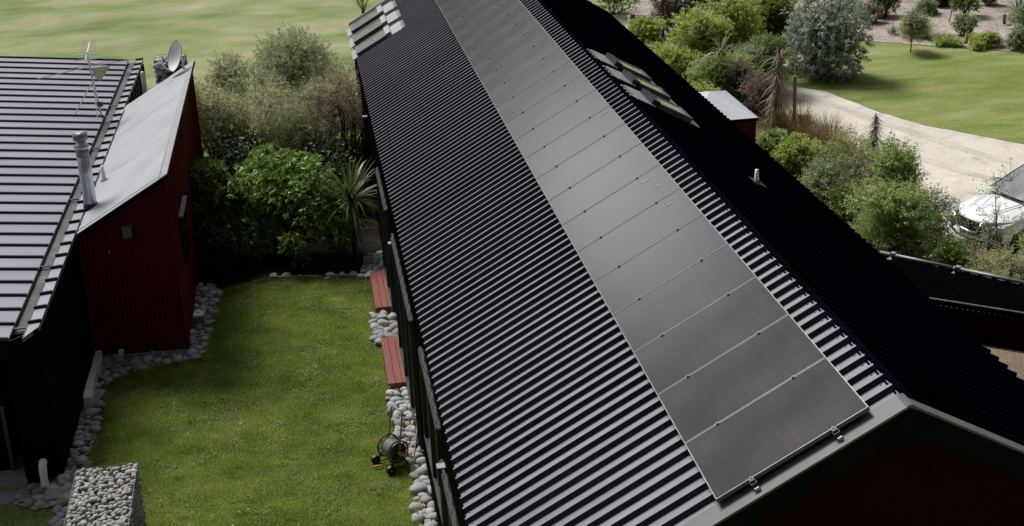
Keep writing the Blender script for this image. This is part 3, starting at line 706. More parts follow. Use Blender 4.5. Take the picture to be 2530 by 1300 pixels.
o = pipe.build('eave_pipe', MT['flash_light'], cn, smooth=True); rel(o, cn, coff)
for f in (0.20, 0.35, 0.50, 0.65):
    p = F0.lerp(F1, f) + inn * .07
    br_ = MB(); R3 = Matrix((dF, Vector((0, 0, 1)).cross(dF), Vector((0, 0, 1)))).transposed()
    br_.box(p + Vector((0, 0, .075)), (0.07, 0.09, 0.075), M=R3).box(p + inn * .09 + Vector((0, 0, .035)), (0.07, 0.14, 0.02), M=R3)
    o = br_.build('pipe_bracket', MT['flash_light'], cn); rel(o, cn, coff)
dN = (N1 - N0).normalized(); up3 = Vector((0, 0, 1))
fw = MB(); fw.add(*corrugated((N0.x, N0.y), (N1.x, N1.y), 2.42, lambda t: 2.93))
o = fw.build('fascia', MT['red_dim'], cn); rel(o, cn, coff)
fl2 = MB()
fl2.tube([N0 + Vector((0, 0, .035)), N1 + Vector((0, 0, .035))], 0.012, 6)
fl2.tube([Vector((N0.x, N0.y, 2.415)), Vector((N1.x, N1.y, 2.415))], 0.014, 6)
o = fl2.build('edge_trim', MT['galv_dark'], cn); rel(o, cn, coff)
for f, q in ((0.55, 0.35), (0.55, 0.9), (0.95, 0.35), (0.95, 0.9)):
    p = N0.lerp(N1, f).lerp(F0.lerp(F1, f), q)
    o = MB().box((p.x, p.y, 1.28), (0.12, 0.12, 2.56)).build('post', MT['black'], cn); rel(o, cn, coff)

# ---------------------------------------------------------------- left house
lh = empty('left_house', (-11, 20, 0), label='low black house on the left with a grey standing-seam roof and sunk gutter', cat='house')
loff = Vector((-11, 20, 0))
EX, EZ, SL = -9.05, 2.60, 0.106
def lz(x): return EZ - SL * (x - EX) if x < -9.2 else EZ + 0.0159
ys0, ys1 = 10.02, 29.05
mb = MB()
XF = -18.0
GX0, GX1 = -9.44, -9.24
mb.hexa([(XF, ys0, lz(XF) - .04), (GX0, ys0, lz(GX0) - .04), (GX0, ys1, lz(GX0) - .04), (XF, ys1, lz(XF) - .04), (XF, ys0, lz(XF)), (GX0, ys0, lz(GX0)), (GX0, ys1, lz(GX0)), (XF, ys1, lz(XF))])
mb.hexa([(GX1, ys0 + .02, 2.57), (EX, ys0 + .4, 2.57), (EX, ys1, 2.57), (GX1, ys1, 2.57), (GX1, ys0 + .02, 2.635), (EX, ys0 + .4, 2.65), (EX, ys1, 2.65), (GX1, ys1, 2.635)])
o = mb.build('roof', MT['roof_left'], lh); rel(o, lh, loff); rf_l = o
sm = MB(); random.seed(3)
ns = 32; ps = (ys1 - ys0) / ns
for k in range(ns + 1):
    y = ys0 + k * ps
    sm.hexa([(XF, y - .028, lz(XF)), (GX0, y - .028, lz(GX0)), (GX0, y + .028, lz(GX0)), (XF, y + .028, lz(XF)), (XF, y - .020, lz(XF) + .042), (GX0, y - .020, lz(GX0) + .042), (GX0, y + .020, lz(GX0) + .042), (XF, y + .020, lz(XF) + .042)])
    if k > 0:
        sm.hexa([(GX1, y - .022, 2.635), (EX + .01, y - .022, 2.65), (EX + .01, y + .022, 2.65), (GX1, y + .022, 2.635), (GX1, y - .016, 2.685), (EX + .01, y - .016, 2.70), (EX + .01, y + .016, 2.70), (GX1, y + .016, 2.685)])
o = sm.build('standing_seams', MT['roof_edge'], lh); rel(o, lh, loff); o.parent = rf_l
gt = MB()
gt.box(((GX0 + GX1) / 2, (ys0 + ys1) / 2 + .2, 2.555), (GX1 - GX0, ys1 - ys0 - .4, 0.03))
gt.box((GX0 - 0.006, (ys0 + ys1) / 2, 2.60), (0.012, ys1 - ys0 - .02, 0.085)); gt.box((GX1 + 0.006, (ys0 + ys1) / 2 + .03, 2.60), (0.012, ys1 - ys0 - .08, 0.085))
for y in (10.5, 13.2, 16.9, 20.5, 24.2, 27.6): gt.box(((GX0 + GX1) / 2, y, 2.615), (GX1 - GX0 + .02, 0.05, 0.02))
o = gt.build('gutter', MT['gutter'], lh); rel(o, lh, loff)
# front edge fascia with chamfered corner, walls
mb = MB()
mb.hexa([(XF, ys0 - .06, 2.36), (GX0, ys0 - .06, 2.36), (GX0, ys0 - .02, 2.36), (XF, ys0 - .02, 2.36), (XF, ys0 - .06, lz(XF) + .02), (GX0, ys0 - .06, 2.66), (GX0, ys0 - .02, 2.66), (XF, ys0 - .02, lz(XF) + .02)])
mb.hexa([(GX0, ys0 - .06, 2.36), (EX, ys0 + .33, 2.36), (EX, ys0 + .38, 2.36), (GX0, ys0 - .02, 2.36), (GX0, ys0 - .06, 2.63), (EX, ys0 + .33, 2.64), (EX, ys0 + .38, 2.64), (GX0, ys0 - .02, 2.63)])
o = mb.build('front_fascia', MT['navy'], lh); rel(o, lh, loff)
mb = MB()
mb.add(*corrugated((-9.06, 10.42), (-9.06, 14.86), 0.10, lambda t: 2.57)); o = mb.build('wall', MT['black'], lh); rel(o, lh, loff); mb = MB(); mb.add(*corrugated((-9.06, 24.1), (-9.06, 29.0), 0.0, lambda t: 2.57))
o = mb.build('wall', MT['black'], lh); rel(o, lh, loff)
mb = MB(); mb.add(*corrugated((-9.62, 10.3), (-9.06, 10.42), 0.05, lambda t: 2.5))
o = mb.build('wall', MT['navy'], lh); rel(o, lh, loff); mb = MB()
mb.add(*corrugated((-18, 12.3), (-9.62, 12.3), 0.0, lambda t: 2.5)); mb.add(*corrugated((-9.62, 12.3), (-9.62, 10.3), 0.0, lambda t: 2.5))
o = mb.build('wall', MT['navy'], lh); rel(o, lh, loff); mb = MB()
mb.add(*corrugated((-9.06, 29.0), (-18, 29.0), 0.0, lambda t: 2.5))
o = mb.build('wall', MT['navy'], lh); rel(o, lh, loff)
# light ribbed returns on the far end of the eave wall
for k in range(8):
    y = ys1 - 0.12 - k * ps
    o = MB().box((EX + 0.012, y - .1, 2.2), (0.03, 0.10, 0.72)).build('wall_batten', MT['roof_edge'], lh); rel(o, lh, loff)
# foundation edge showing below the cladding
mb = MB()
for k in range(5):
    y = 12.9 + k * 0.42
    mb.box((-8.99 - 0.014 * (k % 3), y + .2, 0.10 + 0.010 * (k % 2)), (0.15, 0.415, 0.24), rz=0.09)
o = mb.build('foundation', MT['white_pl'], lh, bevel=0.012); rel(o, lh, loff)
o = MB().box((-8.2, 14.87, 0.05), (1.72, 0.10, 0.10)).build('foundation', MT['concrete'], lh); rel(o, lh, loff)
# white overflow bend in a dark box
o = MB().box((-9.33, 10.30, 0.30), (0.26, 0.05, 0.42)).build('overflow_box', MT['navy'], lh); rel(o, lh, loff); ob = o
o = MB().tube([(-9.31, 10.31, .40), (-9.31, 10.22, .42), (-9.31, 10.15, .38), (-9.31, 10.12, .28), (-9.315, 10.13, .18), (-9.31, 10.10, .10), (-9.31, 10.08, .04)], [.062, .064, .064, .062, .060, .064, .062], 14).build('overflow_pipe', MT['white_pl'], lh, smooth=True); rel(o, lh, loff); o.parent = ob
# white down pipe at the far eave
o = MB().tube([(-8.76, 26.0, 0.2), (-8.76, 26.0, 2.92), (-8.77, 26.0, 3.0)], [0.05, 0.05, 0.03], 12).build('vent_pipe', MT['white_pl'], lh, smooth=True); rel(o, lh, loff)
# porch: slab and slatted screen, dark inside
o = MB().box((-11.2, 11.1, 0.06), (3.2, 1.75, 0.13)).build('porch_slab', MT['concrete'], lh, bevel=0.01); rel(o, lh, loff)
scr = empty('slatted_screen', (-9.9, 11.2, 0.13), label='dark framed timber slat screen on the porch slab', cat='screen')
so_ = Vector((-9.9, 11.2, .13))
mb = MB()
for k in range(7): mb.box((-9.86, 11.22, 0.25 + k * 0.155), (0.025, 1.1, 0.135))
o = mb.build('slats', MT['red_timber'], scr); rel(o, scr, so_)
mb = MB(); mb.box((-9.87, 10.64, .68), (.06, .07, 1.1)); mb.box((-9.87, 11.8, .68), (.06, .07, 1.1)); mb.box((-9.87, 11.22, 1.26), (.09, 1.25, .05))
o = mb.build('frame', MT['grey_pl'], scr); rel(o, scr, so_)
mb = MB(); mb.box((-10.4, 10.68, .62), (1.0, .05, 1.1)); mb.box((-10.4, 10.62, 1.0), (1.0, .04, .03)); mb.box((-10.4, 10.62, .55), (1.0, .04, .03))
o = mb.build('front_board', MT['black'], scr); rel(o, scr, so_)

# ---------------------------------------------------------------- red extension with pale membrane roof
rx_ = empty('red_extension', (-8.2, 19.4, 0), label='dark red corrugated lean-to with pale grey membrane roof beside the left house', cat='extension')
roff = Vector((-8.2, 19.4, 0))
WS = 0.571
def wz(x): return 2.60 + (x + 9.05) * WS
mb = MB()
mb.add(*corrugated((-9.06, 14.92), (-7.36, 14.86), 0.10, lambda t: wz(-9.06 + t) - .06, pitch=0.085))
mb.add(*corrugated((-7.36, 14.86), (-7.36, 24.05), 0.0, lambda t: wz(-7.36) - .06))
mb.add(*corrugated((-7.36, 24.05), (-9.06, 24.05), 0.0, lambda t: wz(-7.36 - t) - .06))
o = mb.build('wall', MT['red'], rx_); rel(o, rx_, roff)
o = MB().box((-7.35, 14.85, 1.75), (0.035, 0.035, 3.4)).build('corner_trim', MT['red'], rx_); rel(o, rx_, roff)
mb = MB()
xa, xb, ya, yb = -9.25, -7.31, 14.80, 24.15
mb.hexa([(xa, ya, wz(xa) - .05), (xb, ya, wz(xb) - .05), (xb, yb, wz(xb) - .05), (xa, yb, wz(xa) - .05), (xa, ya, wz(xa)), (xb, ya, wz(xb)), (xb, yb, wz(xb)), (xa, yb, wz(xa))])
o = mb.build('membrane_roof', MT['membrane'], rx_); rel(o, rx_, roff); mr_ = o
mb = MB()   # welded upstands along the edges
for (p, q, wd) in (((xa + .12, ya + .16), (xb - .05, ya + .16), .03), ((xb - .14, ya + .1), (xb - .14, yb - .1), .03), ((xa + .08, ya + .2), (xa + .08, yb - .1), .025)):
    a = Vector((p[0], p[1], wz(p[0]))); b = Vector((q[0], q[1], wz(q[0])))
    mb.tube([a, b], wd * .4, 6)
for y in (18.0, 21.1):
    mb.tube([(xa + .1, y, wz(xa + .1) - .006), (xb - .15, y, wz(xb - .15) - .006)], .010, 5)
o = mb.build('welded_seams', MT['membrane'], rx_, smooth=True); rel(o, rx_, roff); o.parent = mr_
mb = MB()
mb.hexa([(xb - .16, ya + .05, wz(xb - .16) + .001), (xb + .012, ya - .0, wz(xb) + .004), (xb + .012, yb, wz(xb) + .004), (xb - .16, yb, wz(xb - .16) + .001), (xb - .16, ya + .05, wz(xb - .16) + .006), (xb + .012, ya - .0, wz(xb) + .012), (xb + .012, yb, wz(xb) + .012), (xb - .16, yb, wz(xb - .16) + .006)])
o = mb.build('edge_capping', MT['membrane_worn'], rx_); rel(o, rx_, roff); o.parent = mr_
mb = MB()
mb.hexa([(xa + .1, ya - .03, wz(xa + .1) - .075), (xb + .02, ya - .03, wz(xb) - .075), (xb + .02, ya - .004, wz(xb) - .075), (xa + .1, ya - .004, wz(xa + .1) - .075), (xa + .1, ya - .03, wz(xa + .1) - .006), (xb + .02, ya - .03, wz(xb) - .006), (xb + .02, ya - .004, wz(xb) - .006), (xa + .1, ya - .004, wz(xa + .1) - .006)])
mb.box((xb + .014, (ya + yb) / 2, wz(xb) - .045), (.022, yb - ya - .02, .07))
o = mb.build('fascia', MT['navy'], rx_); rel(o, rx_, roff)
# box lamp on the wall
o = MB().box((-8.14, 14.80, 2.56), (0.16, 0.14, 0.20)).box((-8.14, 14.80, 2.668), (0.20, 0.17, 0.012)).build('wall_lamp', MT['lamp_grey'], rx_); rel(o, rx_, roff)
o = MB().box((-8.52, 14.84, 2.2), (0.018, 0.02, 0.07)).build('wall_tag', MT['galv'], rx_); rel(o, rx_, roff)
# window hood and dark window on the shaded side
o = MB().box((-7.33, 16.9, 1.75), (0.03, 1.2, 1.0)).build('window', MT['glass_dark'], rx_); rel(o, rx_, roff); wn = o
o = MB().box((-7.30, 16.9, 2.28), (0.09, 1.3, 0.03)).build('head_flashing', MT['galv_dark'], rx_); rel(o, rx_, roff); o.parent = wn
# flue
fb = Vector((-8.93, 16.15, 2.66))
fu = MB().tube([fb + Vector((0, 0, z)) for z in (0.0, 0.06, 0.70, 0.705, 0.72, 1.18)], [.125, .122, .122, .126, .122, .120], 20).build('flue', MT['galv'], rx_, smooth=True); rel(fu, rx_, roff)
o = MB().tube([fb + Vector((0, 0, z)) for z in (-0.06, 0.10)], [.150, .132], 20).build('boot', MT['black_pl'], rx_, smooth=True); rel(o, rx_, roff); o.parent = fu
o = MB().tube([fb + Vector((0, 0, z)) for z in (1.02, 1.18)], [.124, .1235], 20).build('sooty_band', MT['galv_dark'], rx_, smooth=True); rel(o, rx_, roff); o.parent = fu
o = MB().tube([fb + Vector((0, 0, z)) for z in (1.17, 1.21, 1.27, 1.30, 1.32)], [.126, .150, .10, .088, .085], 20).build('cone_collar', MT['alu'], rx_, smooth=True); rel(o, rx_, roff); o.parent = fu
ck = MB(); ck.tube([fb + Vector((0, 0, z)) for z in (1.33, 1.34, 1.47, 1.475, 1.46, 1.36)], [.095, .135, .140, .134, .130, .10], 20, caps=False)
ck.tube([fb + Vector((0, 0, z)) for z in (1.395, 1.44)], [.105, .01], 20)
o = ck.build('cowl', MT['galv_dark'], rx_, smooth=True); rel(o, rx_, roff); o.parent = fu
# small white vent on the membrane
vb = Vector((-8.85, 17.7, wz(-8.85)))
o = MB().tube([vb + Vector((0, 0, z)) for z in (0, .02, .10, .105, .18, .185, .25, .255, .30)], [.085, .06, .052, .045, .045, .038, .038, .032, .03], 14).build('vent_pipe', MT['white_pl'], rx_, smooth=True); rel(o, rx_, roff)

# ---------------------------------------------------------------- television antenna and satellite dish
an = empty('television_antenna', (-9.50, 23.1, 2.66), label='spindly tripod television antenna with long thin rods on the seamed roof', cat='antenna')
def put(mb_, name, mat, parent=an, smooth=False): return mb_.build(name, mat, parent, smooth)
put(MB().tube([(0, 0, 0), (-.10, 0, 1.25), (-.12, 0, 1.55)], .022, 8), 'mast', MT['galv'])
put(MB().tube([(-.07, 0, .85), (-.64, .25, .04)], .012, 6).tube([(-.07, 0, .85), (-.03, -.45, .02)], .012, 6), 'brace', MT['white_pl'])
put(MB().box((.01, -.02, .30), (.12, .07, .12)), 'junction_box', MT['lamp_grey'])
bm_ = MB()
bm_.tube([(-.12, -.30, 1.42), (-.12, .75, 1.62)], .012, 6)
for k in range(9):
    f = k / 8; y = -.1 + f * .85; z = 1.42 + (y + .30) * .19
    bm_.tube([(-.12 - .20 + .05 * f, y, z), (-.12 + .20 - .05 * f, y, z)], .006, 5)
bm_.tube([(-.40, -.12, 1.50), (.12, -.12, 1.52)], .014, 6); bm_.tube([(-.40, -.2, 1.40), (.12, -.2, 1.42)], .014, 6)
put(bm_, 'director_array', MT['white_pl'])
put(MB().tube([(-1.25, -.35, 1.08), (-.11, 0, 1.20), (1.05, .35, 1.24)], .011, 5).tube([(-.5, -.15, 1.22), (.35, .1, 1.26)], .009, 5), 'dipole', MT['white_pl'])
pl_ = MB(); pl_.add([(-.06, 0, 1.16), (.36, .05, 1.16), (.10, .0, .84), (-.02, 0, .93)], [(0, 1, 2, 3)]); pl_.add([(-.06, .02, 1.16), (.36, .07, 1.16), (.10, .02, .84), (-.02, .02, .93)], [(3, 2, 1, 0)])
put(pl_, 'panel_shield', MT['cream_pl'])
put(MB().tube([(.02, 0, .05), (.12, -.06, .0), (.3, .02, -.06), (.42, .25, -.02), (.6, .6, .10)], .008, 5), 'cable', MT['white_pl'])

ds = empty('satellite_dish', (-7.74, 23.8, 3.0), label='pale oval satellite dish above the back corner of the membrane roof', cat='dish')
dc = Vector((0.12, 0.0, 0.78)); dax = Vector((-0.83, -0.43, 0.35)).normalized()
u = dax.orthogonal().normalized(); u = (Vector((0, 0, 1)) - dax * dax.z).normalized(); v_ = dax.cross(u)
V, F = [], []
for side in (0, 1):
    for i in range(7):
        r = 0.37 * i / 6
        for k in range(28):
            a = 2 * PI * k / 28
            V.append(dc + (u * math.cos(a) * 1.02 + v_ * math.sin(a) * 0.92) * r + dax * (0.11 * (r / 0.37) ** 2 - side * 0.008))
for side in (0, 1):
    b = side * 7 * 28
    for i in range(6):
        for k in range(28):
            k2 = (k + 1) % 28; q = (b + i * 28 + k, b + i * 28 + k2, b + (i + 1) * 28 + k2, b + (i + 1) * 28 + k)
            F.append(q if side == 0 else q[::-1])
mb = MB(); mb.add(V, F); mb.build('reflector', MT['white_pl'], ds, smooth=True)
rim = MB(); rim.tube([dc + (u * math.cos(2 * PI * k / 28) * 1.02 + v_ * math.sin(2 * PI * k / 28) * 0.92) * .37 + dax * .108 for k in range(29)], .009, 6)
rim.build('rim', MT['flash_light'], ds, smooth=True)
lnb = dc + dax * 0.47 - u * 0.18
MB().tube([dc - u * .36 + dax * .1, dc - u * .33 + dax * .25, lnb + Vector((0, 0, -.02))], .010, 6).build('feed_arm', MT['alu'], ds)
MB().tube([lnb + dax * .06, lnb + dax * .0, lnb - dax * .02, lnb - dax * .08], [.032, .034, .05, .045], 12).build('feed_horn', MT['white_pl'], ds, smooth=True)
MB().tube([(.18, .05, .72), (.24, .05, .05)], .024, 8).tube([(.22, .05, .45), (.50, -.35, .28)], .010, 6).tube([(.14, .0, .40), (-.55, -.15, -.20)], .010, 6).build('stand', MT['galv'], ds)

# ---------------------------------------------------------------- stones
def stone_mesh(seed, sub=2):
    bm = bmesh.new(); bmesh.ops.create_icosphere(bm, subdivisions=sub, radius=0.5)
    rnd = random.Random(seed); off = Vector((rnd.random() * 50, rnd.random() * 50, seed * 3.1))
    for v in bm.verts:
        n_ = noise.noise(v.co * 1.5 + off) * 0.34 + noise.noise(v.co * 3.2 + off) * 0.10
        v.co *= 1 + n_
    me = bpy.data.meshes.new('river_stone'); bm.to_mesh(me); bm.free()
    me.polygons.foreach_set('use_smooth', [True] * len(me.polygons))
    return me
ST = [stone_mesh(i) for i in range(10)]
for m in ST: m.materials.append(MT['stone'])
ST1 = [stone_mesh(i + 40, 1) for i in range(6)]

def inside(p, poly):
    x, y = p; c = False; n = len(poly); j = n - 1
    for i in range(n):
        xi, yi = poly[i]; xj, yj = poly[j]
        if (yi > y) != (yj > y) and x < (xj - xi) * (y - yi) / (yj - yi) + xi: c = not c
        j = i
    return c

def scatter(poly, count, r0, r1, rnd, tries=6000, squeeze=0.80):
    xs = [p[0] for p in poly]; ys = [p[1] for p in poly]; out = []
    rad = sorted([rnd.uniform(r0, r1) ** 1 for _ in range(count)], reverse=True)
    for r in rad:
        for _ in range(tries // count + 120):
            x = rnd.uniform(min(xs), max(xs)); y = rnd.uniform(min(ys), max(ys))
            if not inside((x, y), poly): continue
            if all((x - a) ** 2 + (y - b) ** 2 > ((r + c) * squeeze) ** 2 for a, b, c in out):
                out.append((x, y, r)); break
    return out

n_st = 0
def stone_bed(poly, count, r0, r1, seed, label, group, z=0.012):
    global n_st
    rnd = random.Random(seed)
    pts = scatter(poly, count, r0, r1, rnd)
    for x, y, r in pts:
        o = bpy.data.objects.new('river_stone', rnd.choice(ST)); col.objects.link(o)
        sx, sy, sz = r * 2 * rnd.uniform(.98, 1.35), r * 2 * rnd.uniform(.82, 1.05), r * 2 * rnd.uniform(.55, .8)
        o.scale = (sx, sy, sz); o.rotation_euler = (rnd.uniform(-.25, .25), rnd.uniform(-.25, .25), rnd.uniform(0, 6.28))
        o.location = (x, y, z + sz * rnd.uniform(.12, .42))
        tag(o, label, 'stone', group); n_st += 1
    return pts
stone_bed(BED_RIGHT, 92, .055, .115, 1, 'rounded grey river stone in the bed between lawn and long black wall', 'river stones along the long black wall')
stone_bed(BED_MID, 26, .065, .125, 2, 'large pale river stone between the two red timber steps', 'river stones between the red steps')
stone_bed(BED_TOP, 24, .06, .11, 3, 'grey river stone beyond the farther red step', 'river stones beyond the far red step')
stone_bed(BED_LEFT, 150, .055, .11, 4, 'bluish grey river stone in the bed skirting the red lean-to and left house', 'river stones skirting the left house')
stone_bed(BED_FRONT, 20, .06, .11, 5, 'grey river stone around the white overflow pipe', 'river stones by the overflow pipe')
rnd = random.Random(9)
for x, y, r in ((-5.75, 18.42, .10), (-5.5, 18.36, .10), (-5.2, 18.28, .07), (-4.55, 18.2, .08), (-4.3, 18.15, .08), (-4.05, 18.1, .09), (-4.6, 18.02, .06)):
    o = bpy.data.objects.new('river_stone', rnd.choice(ST)); col.objects.link(o); o.scale = (r * 2.3, r * 1.7, r * 1.2); o.location = (x, y, r * .5); o.rotation_euler = (0, 0, rnd.uniform(0, 3))
    tag(o, 'grey river stone along the timber edging under the glossy shrub', 'stone', 'river stones along the timber edging')
sl_ = MB().box((-9.12, 9.82, 0.05), (0.30, 0.34, 0.05), rz=0.12).build('flat_slab', MT['concrete'], None, bevel=0.012); tag(sl_, 'flat square grey paving slab among the stones below the overflow pipe', 'paving slab')
ed = MB().box((-5.3, 18.22, 0.04), (1.0, 0.03, 0.07), rz=-0.2).box((-4.15, 18.0, 0.04), (0.9, 0.03, 0.07), rz=-0.22).build('edging_board', MT['concrete'], None); tag(ed, 'low pale edging board between lawn and shrub bed', 'edging')

# filler pebbles between the stones (uncountable)
def pebbles(name, polys, n, seed, r0=.018, r1=.045, mat=None):
    rnd = random.Random(seed)
    base = []
    bm = bmesh.new(); bmesh.ops.create_icosphere(bm, subdivisions=1, radius=1.0)
    bv = np.array([v.co[:] for v in bm.verts]); bf = np.array([[v.index for v in f.verts] for f in bm.faces]); bm.free()
    V, F = [], []; off = 0
    for poly in polys:
        xs = [p[0] for p in poly]; ys = [p[1] for p in poly]; k = 0
        while k < n:
            x = rnd.uniform(min(xs), max(xs)); y = rnd.uniform(min(ys), max(ys))
            if not inside((x, y), poly): continue
            r = rnd.uniform(r0, r1); a = rnd.uniform(0, 6.28)
            q = bv * np.array([r * 1.3, r, r * .6]); ca, sa = math.cos(a), math.sin(a)
            q = np.stack([q[:, 0] * ca - q[:, 1] * sa + x, q[:, 0] * sa + q[:, 1] * ca + y, q[:, 2] + .015 + r * .3], 1)
            V.append(q); F.append(bf + off); off += len(bv); k += 1
    o = np_mesh(name, np.concatenate(V), np.concatenate(F), mat or MT['stone'], smooth=True)
    return tag(o, kind='stuff')
pebbles('pebbles', [BED_LEFT], 1500, 21); pebbles('pebbles', [BED_RIGHT, BED_MID, BED_TOP, BED_FRONT], 350, 22)

# gabion basket (foreground) and stone column behind the red lean-to
def gabion(name, label, cat, x0, x1, y0, y1, z1, rz, nst, npart, r0, r1, seed, zlow=0.0, dish=0.0):
    root = empty(name, ((x0 + x1) / 2, (y0 + y1) / 2, 0), rz, label, cat)
    rnd = random.Random(seed)
    hx, hy = (x1 - x0) / 2, (y1 - y0) / 2
    # faces: top, and four sides
    pts = []
    def ok(p, r): return all((p - q).length > (r + s) * 0.64 for q, s in pts)
    faces = [('top', 2 * hx * 2 * hy), ('r', 2 * hy * z1), ('l', 2 * hy * z1), ('f', 2 * hx * z1), ('b', 2 * hx * z1)]
    tot = sum(a for _, a in faces); fails = 0
    while len(pts) < nst and fails < nst * 60:
        u_ = rnd.uniform(0, tot); nm = None
        for nm, a in faces:
            if u_ < a: break
            u_ -= a
        r = rnd.uniform(r0, r1) * (1 if rnd.random() < .8 else 1.35); ins = r * .75
        if nm == 'top':
            x = rnd.uniform(-hx + ins, hx - ins); y = rnd.uniform(-hy + ins, hy - ins)
            p = Vector((x, y, z1 - ins * .55 - rnd.uniform(0, .02) - dish * (1 - (x / hx) ** 2) * (1 - (y / hy) ** 2)))
        else:
            z = rnd.uniform(zlow + ins, z1 - ins)
            if nm in 'rl': p = Vector(((hx - ins) * (1 if nm == 'r' else -1), rnd.uniform(-hy + ins, hy - ins), z))
            else: p = Vector((rnd.uniform(-hx + ins, hx - ins), (hy - ins) * (1 if nm == 'b' else -1), z))
        if ok(p, r): pts.append((p, r))
        else: fails += 1
    MB().box((0, 0, (z1 - .07 + zlow) / 2 - dish / 2), (2 * hx - .10, 2 * hy - .10, z1 - .07 - zlow - dish)).build('core', MT['bed'], root)
    camd = CAMP - Vector(((x0 + x1) / 2, (y0 + y1) / 2, 0))
    order = sorted(range(len(pts)), key=lambda i: (pts[i][0] - camd).length - pts[i][1] * 3)
    V, F, off = [], [], 0
    for rank, i in enumerate(order):
        p, r = pts[i]
        me = rnd.choice(ST1 if rank >= npart else ST)
        sc = Vector((r * 2 * rnd.uniform(1.05, 1.5), r * 2 * rnd.uniform(.9, 1.1), r * 2 * rnd.uniform(.65, .9)))
        rot = (rnd.uniform(-.6, .6), rnd.uniform(-.6, .6), rnd.uniform(0, 6.28))
        if rank < npart:
            o = bpy.data.objects.new('stone', me.copy() if False else me); col.objects.link(o); o.parent = root; o.location = p; o.scale = sc; o.rotation_euler = rot
            o.material_slots[0].link = 'OBJECT'; o.material_slots[0].material = MT['stone_gab']
        else:
            from mathutils import Euler
            R3 = Euler(rot).to_matrix()
            V.append(np.array([tuple(p + R3 @ Vector((v.co.x * sc.x, v.co.y * sc.y, v.co.z * sc.z))) for v in me.vertices]))
            F.append(np.array([[j + off for j in f.vertices] for f in me.polygons])); off += len(me.vertices)
    if V:
        o = np_mesh('stone_fill', np.concatenate(V), np.concatenate(F), MT['stone_gab'], root, smooth=True); tag(o, kind='stuff')
    wr = MB(); e = .012
    for sx in (-1, 1):
        for sy in (-1, 1): wr.tube([(sx * hx, sy * hy, zlow), (sx * hx, sy * hy, z1)], .004, 5)
    for sx in (-1, 1): wr.tube([(sx * hx, -hy, z1), (sx * hx, hy, z1)], .0035, 5)
    for sy in (-1, 1): wr.tube([(-hx, sy * hy, z1), (hx, sy * hy, z1)], .0045, 5)
    step = .085
    k = 0
    for i in range(1, int(2 * hx / step)):
        x = -hx + i * step; wr.tube([(x, hy, zlow), (x, hy, z1)], .0018, 3, caps=False); wr.tube([(x, -hy, zlow), (x, -hy, z1)], .0018, 3, caps=False)
    for i in range(1, int(2 * hy / step)):
        y = -hy + i * step; wr.tube([(hx, y, zlow), (hx, y, z1)], .0018, 3, caps=False); wr.tube([(-hx, y, zlow), (-hx, y, z1)], .0018, 3, caps=False)
    for i in range(1, int((z1 - zlow) / step)):
        z = zlow + i * step
        wr.tube([(hx, -hy, z), (hx, hy, z)], .0018, 3, caps=False); wr.tube([(-hx, hy, z), (hx, hy, z)], .0018, 3, caps=False)
    wr.build('wire_basket', MT['wire'], root)
    return root
gabion('gabion_basket', 'wire gabion basket heaped with pale stones on the lawn in the foreground', 'gabion', -8.47, -7.60, 6.7, 8.62, 1.08, 0.02, 1000, 100, .030, .052, 11)
gabion('gabion_column', 'tall column of caged stones behind the red lean-to below the dish', 'gabion', -8.28, -7.55, 24.35, 25.1, 3.58, 0.0, 420, 60, .05, .08, 12, zlow=1.2)

# ---------------------------------------------------------------- red timber steps
def step(name, y0, y1, label, worn):
    root = empty(name, (-3.53, (y0 + y1) / 2, 0), 0.0, label, 'step', 'red timber steps')
    L = y1 - y0
    for i in range(3):
        MB().box((-.125 + i * .125, 0, .155), (.118, L, .035)).build('board', MT['red_deck'], root, bevel=.004)
    MB().box((0, -L / 2 + .02, .075), (.36, .035, .13)).box((0, L / 2 - .02, .075), (.36, .035, .13)).box((-.17, 0, .075), (.035, L - .08, .13)).build('frame', MT['red_deck'], root)
    return root
step('timber_step', 12.26, 14.29, 'red stained timber step nearer to the hose reel', 0)
step('timber_step', 15.79, 17.79, 'red stained timber step farther away beside the dark shrubs', 0)

# ---------------------------------------------------------------- hose reel
hr = empty('hose_reel', (-3.83, 9.62, 0.0), math.radians(-62), 'black wheeled garden hose reel with orange crank and tall tube handle on the lawn', 'hose reel')
# local x = drum axis (towards viewer's right), local y = across
for sx in (-.15, .15):
    dk = MB(); dk.torus((sx, 0, .30), (1, 0, 0), .185, .014, 28, 8)
    dk.tube([(sx - .008, 0, .30), (sx + .008, 0, .30)], .155 if sx > 0 else .10, 24)
    for k in range(8):
        a = 2 * PI * k / 8
        dk.tube([(sx, .08 * math.cos(a), .30 + .08 * math.sin(a)), (sx, .185 * math.cos(a), .30 + .185 * math.sin(a))], .011, 5)
    dk.build('drum_disc', MT['grey_pl'], hr, smooth=False)
hs = MB(); rnd = random.Random(5)
for lay in range(3):
    for k in range(9):
        hs.torus((-.12 + k * .03, 0, .30), (1, rnd.uniform(-.04, .04), 0), .095 + lay * .022, .0125, 24, 6)
hs.build('wound_hose', MT['hose'], hr, smooth=True)
fm = MB()
for sx in (-.19, .19):
    fm.tube([(sx, -.20, .06), (sx, 0, .30), (sx, .16, .03)], [.018, .03, .016], 8)
    fm.tube([(sx, -.20, .06), (sx, .16, .03)], .013, 6)
fm.tube([(-.19, .16, .03), (.19, .16, .03)], .014, 8)
fm.build('side_frame', MT['black_pl'], hr, smooth=True)
MB().tube([(-.16, .02, .32), (-.16, .12, .90), (-.13, .13, .97), (.13, .13, .97), (.16, .12, .90), (.16, .02, .32)], .013, 8).build('push_handle', MT['flash_light'], hr, smooth=True)
